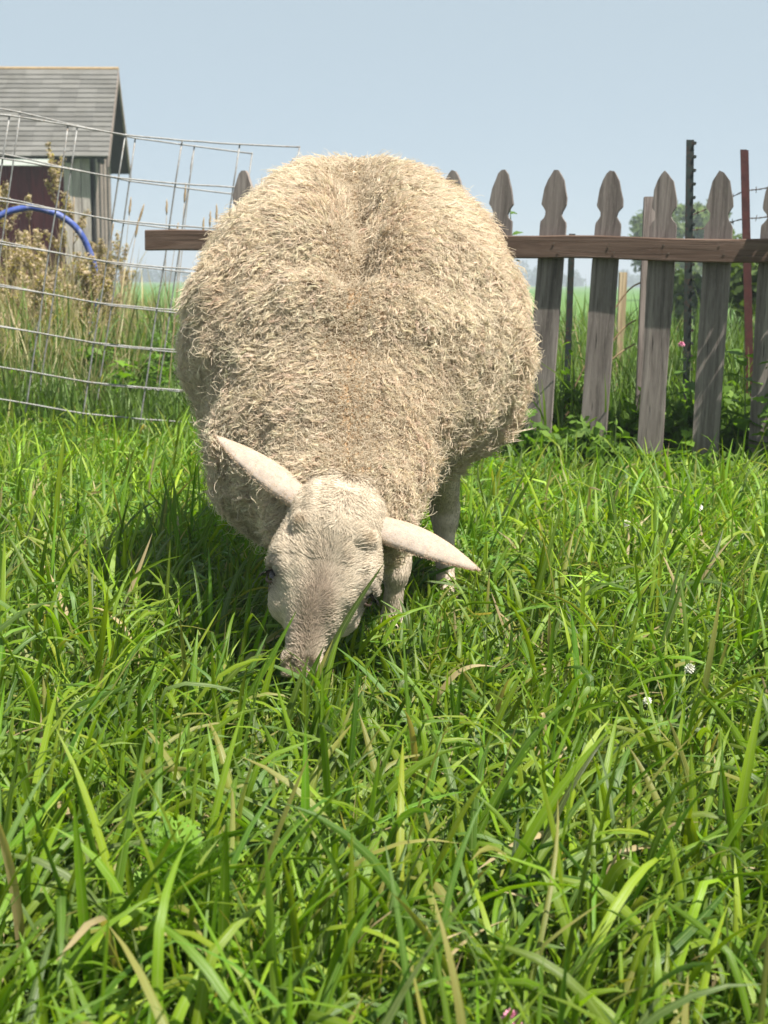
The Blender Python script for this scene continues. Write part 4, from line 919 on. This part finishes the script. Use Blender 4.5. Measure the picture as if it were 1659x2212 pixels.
def tall_grass():
    rs = np.random.default_rng(37); parts = []
    def patch(n, x0, x1, y0, y1, Lr, wr, colr, colt, K=5, th=(.12, .12), br=(.45, .4), jit=.25):
        x = x0 + (x1 - x0) * rs.random(n); y = y0 + (y1 - y0) * rs.random(n); L = (Lr[0] + (Lr[1] - Lr[0]) * rs.random(n) ** 1.2) * (.8 + .25 * np.clip(wob((x, y, 0 * x), 3.0, 14, 8), -1.2, 1.2)); wd = wr[0] + (wr[1] - wr[0]) * rs.random(n)
        m = rs.random((n, 1)); c0 = np.array(colr[0]) * (1 - m) + np.array(colr[1]) * m; c1 = np.array(colt[0]) * (1 - m) + np.array(colt[1]) * m; j = 1 + jit * rs.normal(size=(n, 1))
        parts.append(blades(x, y, L, wd, rs.random(n) * 6.283, np.abs(th[0] + th[1] * rs.normal(size=n)), np.clip(br[0] + br[1] * rs.normal(size=n), 0, 2.2), K, np.clip(c0 * j, .01, .6), np.clip(c1 * j, .01, .7), rs, flat=True))
    gr = ((.06, .12, .02), (.10, .18, .03)); gt = ((.08, .15, .03), (.15, .22, .05)); dr = ((.16, .16, .06), (.30, .23, .12)); dt = ((.34, .27, .15), (.46, .37, .23))
    # left: rank weeds beyond the panels, dry towards the barn
    patch(5200, -3.6, -.7, 5.35, 6.6, (.16, .42), (.005, .010), gr, gt); patch(2600, -3.8, -1.2, 5.7, 7.2, (.3, .62), (.004, .008), gr, dt); patch(4300, -5.0, -1.65, 6.4, 9.2, (.35, .85), (.004, .008), dr, dt); patch(5200, -6.2, -1.9, 8.5, 12.5, (.5, 1.12), (.005, .010), dr, dt); patch(6200, -6.0, -1.3, 6.0, 10, (.3, .72), (.005, .010), gr, gt)
    patch(4200, -8.0, -1.0, 11, 21, (.25, .6), (.010, .02), gr, dt, 4)
    patch(3000, -1.9, -.3, 5.3, 8.5, (.15, .42), (.005, .010), gr, gt)
    # right: along and beyond the picket fence
    patch(7500, -.2, 2.6, 4.62, 5.9, (.16, .52), (.004, .009), gr, gt); patch(4200, .3, 3.2, 5.0, 7.5, (.3, .62), (.004, .008), gr, gt); patch(3400, .3, 4.2, 6.5, 10.5, (.3, .7), (.005, .010), gr, gt); patch(700, .6, 4.2, 6.0, 9.0, (.35, .7), (.004, .007), dr, dt)
    patch(3600, -1, 9, 10, 22, (.2, .5), (.012, .022), gr, gt, 4)
    V = []; F = []; C = []; U = []; b = 0
    for v, f, c, u in parts: V.append(v); F.append(f + b); C.append(c); U.append(u); b += len(v)
    o = link_mesh('tall_grass', np_mesh('tall_grass', np.concatenate(V), np.concatenate(F), M['grass'], col=np.concatenate(C), attrs={'acr': np.concatenate(U)})); tag(o, 'tall rank grass, green and straw coloured, beyond the fences', 'grass', kind='stuff')
tall_grass()

# ------------------------------------------------------------------ broad leaved weeds
def leaf_mesh(kind, mat, L=1.0):
    """leaf of length 1 along +x, folded along its rib and drooping"""
    if kind == 'ovate': pr = [(0, .02), (.12, .20), (.2, .23), (.3, .33), (.38, .31), (.5, .36), (.58, .30), (.7, .27), (.78, .19), (.9, .10), (1, .0)]
    elif kind == 'lobed': pr = [(0, .03), (.1, .32), (.22, .46), (.3, .26), (.42, .5), (.56, .44), (.62, .22), (.74, .32), (.86, .2), (1, 0)]
    else: pr = [(0, .02), (.2, .09), (.45, .12), (.7, .08), (1, 0)]
    V = []; F = []
    for s, w_ in pr:
        z = -.28 * s * s + .08 * s; V += [(s, -w_, z + .22 * w_ + .03 * math.sin(s * 23)), (s, 0, z), (s, w_, z + .22 * w_ - .03 * math.sin(s * 19))]
    for i in range(len(pr) - 1): F += [(i * 3, i * 3 + 1, (i + 1) * 3 + 1, (i + 1) * 3), (i * 3 + 1, i * 3 + 2, (i + 1) * 3 + 2, (i + 1) * 3 + 1)]
    me = np_mesh('leaf', np.array(V, float), np.array(F), mat); return me
LM = {(k, m): leaf_mesh(k, M[m]) for k in ('ovate', 'lobed', 'narrow') for m in ('leaf_obj', 'leaf_bright')}
def weed(base, h, nl, size, kind, mat, label, seed, group='weeds along the fences', cat='weed', spread=1.0, lean=(0, 0), bare=.1, name='weed_plant'):
    rs = random.Random(seed); base = np.array(base, float); root = empty(name, base, label, cat, group)
    top = base + [lean[0] * h + rs.uniform(-.03, .03), lean[1] * h + rs.uniform(-.03, .03), h]; mid = (base + top) / 2 + [rs.uniform(-.03, .03), rs.uniform(-.03, .03), 0]; sp = smooth([base + [0, 0, -.02], mid, top], 6)
    m = MB(); m.tube(sp, list(np.linspace(.0042, .0014, len(sp))), 5); m.build('stem', M['stem'], root, True); a = rs.random() * 6
    for i in range(nl):
        t = bare + (1 - bare) * (i + .5) / nl; q = sp[min(int(t * (len(sp) - 1)), len(sp) - 1)]; a += 2.4 + rs.uniform(-.4, .4); s = size * (1.15 - .55 * t) * rs.uniform(.75, 1.2)
        off = np.array([math.cos(a), math.sin(a), .3]) * .006 * spread
        link_mesh('leaf', LM[(kind, mat)], root, (q - base) + off, (rs.uniform(-.4, .4), rs.uniform(-.75, .35), a), (s, s * rs.uniform(.8, 1.1), s))
    return root
def fg(x, off=.06):
    q = on_fence(x, 1000, off); return (q[0], q[1], 0.0)
W_ = [  # right hand fence, from left to right
    (fg(1150, .10), .22, 14, .085, 'lobed', 'leaf_obj', 'lobed green weed at the fence foot right beside the wool'),
    (fg(1218, -.08), .52, 22, .085, 'narrow', 'leaf_bright', 'tall bright green narrow leaved weed between first and second right pickets'),
    (fg(1262, .09), .17, 13, .08, 'ovate', 'leaf_obj', 'low weed with rounded leaves left of the third right hand picket'),
    (fg(1308, .12), .22, 14, .075, 'narrow', 'leaf_bright', 'narrow leaved bright weed at the foot of the third right hand picket'),
    (fg(1352, -.07), .26, 15, .085, 'ovate', 'leaf_obj', 'leafy weed behind the gap below the pale stake'),
    (fg(1418, .08), .05, 9, .07, 'ovate', 'leaf_bright', 'very low bright leaved weed at the fourth right hand picket'),
    (fg(1478, .02), .16, 12, .085, 'lobed', 'leaf_bright', 'bright lobed weed in the gap under the tall dark post'),
    (fg(1480, -.09), .42, 18, .085, 'ovate', 'leaf_obj', 'dark leafy weed behind the gap under the tall dark post'),
    (fg(1560, .11), .05, 10, .075, 'lobed', 'leaf_obj', 'low lobed weed before the foot of the last full picket'),
    (fg(1602, -.05), .45, 20, .095, 'ovate', 'leaf_obj', 'leafy weed growing up the red brown post'),
    (fg(1632, .07), .30, 17, .095, 'lobed', 'leaf_bright', 'bright lobed weed at the right edge in front of the fence'),
    (fg(1668, .10), .48, 20, .10, 'ovate', 'leaf_obj', 'dark leafy weed at the far right edge of the fence')]
for i, a in enumerate(W_): weed(*a, seed=100 + i)
def gl(x, y): q = G(x, y); return (q[0], q[1], 0.0)
W2 = [((60, 800), .62, 20, .11, 'ovate', 'leaf_obj', 'tall leafy weed behind the panels at the lower left'), ((150, 790), .5, 18, .10, 'lobed', 'leaf_obj', 'lobed weed in the tall grass left of the wire corner'), ((310, 800), .42, 18, .10, 'narrow', 'leaf_bright', 'bright narrow leaved weed behind the right part of the panels'), ((20, 760), .8, 22, .12, 'narrow', 'leaf_obj', 'tallest green weed at the left edge below the blue pipe'), ((225, 770), .6, 20, .10, 'narrow', 'leaf_obj', 'green weed under the right end of the blue pipe'), ((190, 905), .26, 16, .11, 'ovate', 'leaf_obj', 'broad leaved weed at the foot of a wire upright'), ((262, 915), .30, 16, .11, 'lobed', 'leaf_bright', 'bright lobed weed under the wire panel left of the sheep'), ((330, 905), .30, 18, .10, 'ovate', 'leaf_obj', 'dark leafy weed between the wire panel and the sheep'), ((120, 920), .22, 14, .10, 'lobed', 'leaf_obj', 'lobed weed before the wire panel at the lower left'), ((385, 890), .36, 18, .10, 'ovate', 'leaf_obj', 'leafy weed half hidden by the left flank of the sheep'), ((15, 925), .24, 14, .10, 'ovate', 'leaf_bright', 'leafy weed at the left edge under the wire panel'), ((250, 850), .48, 18, .10, 'narrow', 'leaf_obj', 'upright narrow leaved weed behind the wire panels')]
for i, (q, *a) in enumerate(W2): weed(gl(*q), *a, seed=140 + i)
def tangle():
    """low mixed weeds that run together at the feet of the fences"""
    rs = np.random.default_rng(41); C = []; Rr = []
    for x in np.arange(1100, 1760, 9.0):
        for off in (.10, .03, -.10, -.22):
            q = on_fence(x + rs.normal() * 6, 1000, off + rs.normal() * .03); hh = ((.11 if x < 1340 else .04) if off > 0 else .22) * (.6 + .8 * rs.random())
            C.append((q[0], q[1], hh * rs.random() + .03)); Rr.append(.045 + .03 * rs.random())
    for x in np.arange(-60, 430, 9.0):
        for y_ in (905, 890, 870):
            q = G(x + rs.normal() * 8, y_ + rs.normal() * 6); C.append((q[0], q[1], .03 + .30 * rs.random() ** 1.6)); Rr.append(.05 + .035 * rs.random())
    V, F, c = leaf_cloud(C, Rr, 15000, .021, rs, ((.075, .15, .025), (.15, .25, .035)), shell=.1); V[:, 2] = np.maximum(V[:, 2], .004)
    o = link_mesh('undergrowth', np_mesh('undergrowth', V, F, M['leaf'], col=c)); tag(o, 'tangled low leafy weeds along the feet of the fences', 'weeds', kind='stuff')
tangle()
# vine climbing the fence at the right edge: one long stem, leaves all along it
weed(fg(1672, .07), 1.0, 34, .085, 'lobed', 'leaf_obj', 'leafy green vine climbing the fence at the right edge', 171, None, 'vine', name='vine', lean=(-.03, 0))
weed(fg(1092, -.05), .93, 16, .05, 'ovate', 'leaf_obj', 'thin vine growing up a picket just beside the wool', 172, None, 'vine', name='vine', bare=.55)
# the feathery bright weed in the foreground
def feathery(base, label, seed, n=13, size=.12):
    rs = random.Random(seed); base = np.array(base, float); root = empty('feathery_weed', base, label, 'weed'); me = None; V = []; F = []
    def q(p, d, l, w_):
        d = d / np.linalg.norm(d); sdv = np.array([-d[1], d[0], 0]); b = len(V); V.extend([p, p + d * l * .5 - sdv * w_, p + d * l, p + d * l * .5 + sdv * w_]); F.append((b, b + 1, b + 2, b + 3))
    for i in range(9):
        s = .12 + .1 * i; z = .18 * s - .38 * s * s; ln = .30 * math.sin(math.pi * min(1, s * .85 + .12)) + .04
        for sg in (-1, 1):
            d = np.array([.75, sg, .15 + .1 * (i % 2)]); p = np.array([s, 0, z]); q(p, d, ln, ln * .16)
            for f_ in (.4, .7): q(p + d / np.linalg.norm(d) * ln * f_, d + np.array([.5, -sg * .8, 0]), ln * .45, ln * .09); q(p + d / np.linalg.norm(d) * ln * f_, d + np.array([-.2, sg * .9, .1]), ln * .4, ln * .09)
    for i in range(8): s = .12 * i; b = len(V); z0, z1 = .18 * s - .38 * s * s, .18 * (s + .12) - .38 * (s + .12) ** 2; V.extend([np.array([s, -.012, z0]), np.array([s + .12, -.01, z1]), np.array([s + .12, .01, z1]), np.array([s, .012, z0])]); F.append((b, b + 1, b + 2, b + 3))
    me = np_mesh('leaf', np.array(V), np.array(F), M['leaf_bright'])
    m = MB(); m.tube([base + [0, 0, -.01], base + [.005, 0, .05], base + [.0, .005, .11]], [.0035, .003, .0015], 6); m.build('stem', M['stem'], root, True)
    for i in range(n):
        t = (i + .5) / n; s = size * rs.uniform(.8, 1.15) * (1.1 - .45 * t); link_mesh('leaf', me, root, (0, 0, .015 + .10 * t), (rs.uniform(-.3, .3), -.25 - .75 * t + rs.uniform(-.15, .15), i * 2.4 + rs.uniform(-.3, .3)), (s, s, s))
feathery(gl(395, 2150), 'bright green feathery weed among the grass in the foreground', 5, 24, .105)
# clover heads and other small flowers
def clover_head(x, y, z, label, mat='petal', r=.010, group='white clover heads'):
    p = G(x, y, z); rs = random.Random(int(x)); root = empty('clover_flower', (p[0], p[1], 0), label, 'flower', group)
    m = MB(); m.tube(smooth([(p[0] + .01, p[1] + .01, -.01), (p[0] + .004, p[1], z * .5), (p[0], p[1], z - r * .4)], 4), .0011, 5); m.build('stem', M['stem'], root, True); m = MB()
    for i in range(60):
        zz = 1 - 1.75 * (i + .5) / 60; a = i * 2.4; rr = math.sqrt(max(0, 1 - zz * zz)); d = np.array([rr * math.cos(a), rr * math.sin(a), zz + .25]); d /= np.linalg.norm(d); s_ = np.array([-math.sin(a), math.cos(a), 0]); u_ = np.cross(d, s_)
        c = p + d * r * .35; L = r * rs.uniform(.6, .85); wv = r * .17; m.add([c - s_ * wv * .5, c + s_ * wv * .5, c + d * L * .7 + s_ * wv, c + d * L, c + d * L * .7 - s_ * wv, c + d * L * .5 + u_ * wv], [(0, 1, 2, 5), (0, 5, 4), (5, 2, 3), (5, 3, 4), (0, 1, 5)])
    m.build('petals', M[mat], root)
clover_head(1355, 1133, .12, 'white clover head in open grass, largest right of the sheep'); clover_head(1510, 1097, .12, 'white clover head farthest right, nearest to the fence', r=.010); clover_head(1490, 1446, .11, 'white clover head low at the right among long blades', r=.008); clover_head(1398, 1515, .10, 'small white flower head below the other clover heads', r=.006)
clover_head(1105, 2203, .09, 'pink petals at the bottom edge of the picture', 'pink', .008, 'pink flowers'); q = P(1472, 745, 4.9); clover_head(1472, 745, q[2], 'small pink flower by the foot of the tall dark post', 'pink', .012, 'pink flowers')

# ------------------------------------------------------------------ dead seed weeds by the barn, seed stalks against the sky
def dead_weed(x, ytop, Y, label, seed, spread=.16):
    rs = np.random.default_rng(seed); t = P(x, ytop, Y); base = np.array([t[0] + rs.normal() * .05, Y, 0.0]); root = empty('dead_weed', base, label, 'weed', 'dead seed weeds by the barn'); st = MB(); C = []; Rr = []
    st.tube(smooth([base + [0, 0, -.02], (base + t) / 2 + [rs.normal() * .03, 0, 0], t], 5), list(np.linspace(.007, .0025, 11)), 5); H = t[2]
    for i in range(9):
        f = .45 + .55 * rs.random(); q = base + (t - base) * f; a = rs.random() * 6.28; e = q + np.array([math.cos(a) * spread * (1.3 - f), math.sin(a) * spread * (1.3 - f), .10 + .12 * rs.random()]); st.tube([q, (q + e) / 2 + [0, 0, -.01], e], [.003, .0022, .0012], 4)
        for g_ in np.linspace(.3, 1, 5): C.append(q + (e - q) * g_); Rr.append(.022 + .012 * rs.random())
    st.build('stem', M['drystem'], root, True); V, F, col = leaf_cloud(C, Rr, 1500, .010, rs, ((.30, .23, .16), (.54, .44, .33)), shell=.1); o = link_mesh('seed_heads', np_mesh('seed_heads', V - base, F, M['leaf'], col=col), root); tag(o, kind='stuff')
for i, a in enumerate([(12, 455, 8.5, 'dead brown seed weed at the left edge before the barn'), (62, 470, 8.7, 'dead brown weed standing over the top of the blue pipe'), (122, 372, 9.0, 'tallest dead brown seed weed, in front of the white gutter'), (160, 425, 9.2, 'dead brown seed weed before the barn corner boards'), (100, 575, 7.6, 'dead tan weed below the arch of the blue pipe'), (215, 560, 9.6, 'dead brown weed at the foot of the barn corner'), (258, 560, 11.5, 'dead brown weed clump at the right end of the barn wall'), (30, 590, 7.2, 'low dead tan weed at the left edge'), (212, 585, 7.6, 'dead weed before the right end of the blue pipe'), (190, 625, 7.4, 'low dead weed under the right end of the blue pipe'), (232, 640, 8.6, 'dead weed just left of a wire upright by the barn corner'), (75, 640, 7.0, 'lowest dead weed behind the lower left wires')]): dead_weed(*a, seed=200 + i)
SL_ = ['thin dry seed stalk, ' + a for a in ['its spike just left of the tallest one', 'the tallest against the sky behind the wire panels', 'low and nearly upright above the brown rail end', 'second from the wool above the brown rail', 'nearest to the wool above the brown rail', 'leaning strongly right, nearest to the barn gable', 'nearly upright over the left end of the brown rail', 'leftmost one beside the barn wall end', 'leaning short one between barn and brown rail', 'short one just above the brown rail end', 'lowest one in front of the barn corner']]
def seed_stalk(x, ytop, Y, lean, seed):
    rs = np.random.default_rng(seed); t = P(x, ytop, Y); b_ = np.array([t[0] - lean * t[2], Y, 0]); root = empty('grass_stalk', b_, SL_[seed - 300], 'grass stalk', 'seed stalks behind the wire panels')
    ln = .07 + .03 * rs.random(); d = (t - b_) / np.linalg.norm(t - b_); sp = smooth([b_ + [0, 0, -.02], (b_ + t) / 2 + [-.02 * lean, 0, 0], t - d * ln], 5); m = MB(); m.tube(sp, list(np.linspace(.0022, .0011, len(sp))), 5); m.build('stalk', M['drystem'], root, True)
    m = MB(); e = sp[-1]; m.tube([e + d * ln * s + rs.normal(size=3) * .0008 for s in np.linspace(0, 1, 8)], [.0015, .0045, .0055, .0056, .0052, .0045, .003, .0008], 6); m.build('spike', M['drystem'], root, True)
for i, (x, y, l) in enumerate([(402, 395, .1), (416, 335, .12), (440, 468, .05), (455, 455, .06), (468, 440, .02), (312, 440, .35), (360, 430, .03), (283, 425, .12), (300, 470, .2), (385, 480, .15), (246, 480, .25)]): seed_stalk(x, y, 6.3 + .12 * (i % 4), l, 300 + i)
for i, (a, b_) in enumerate([((1325, 672), (1395, 605)), ((1318, 745), (1375, 690)), ((1300, 800), (1372, 742))]):
    m = MB(); p0, p1 = P(*a, 4.75), P(*b_, 4.75); g0 = np.array([p0[0] - .25, 4.8, 0.0]); m.tube(smooth([g0, p0, p1], 6), [.003] * 12 + [.002], 5); o = m.build('dry_stem', M['drystem'], None, True); tag(o, ['upper', 'middle', 'lower'][i] + ' dry straw stem slanting across the gap between pickets', 'stem', 'slanting dry stems behind the fence')

# ------------------------------------------------------------------ the hazy air
def haze():
    m = MB(); m.box((0, 2000, 5.5), (6200, 4300, 13)); t = NT('haze'); v = t.n("ShaderNodeVolumePrincipled"); v.inputs['Color'].default_value = (.80, .88, .96, 1); v.inputs['Density'].default_value = .0026; v.inputs['Anisotropy'].default_value = .2
    t.l(v.outputs[0], t.out.inputs['Volume']); o = m.build('haze', t.m); tag(o, 'pale summer haze in the air', 'haze', kind='stuff')
haze()
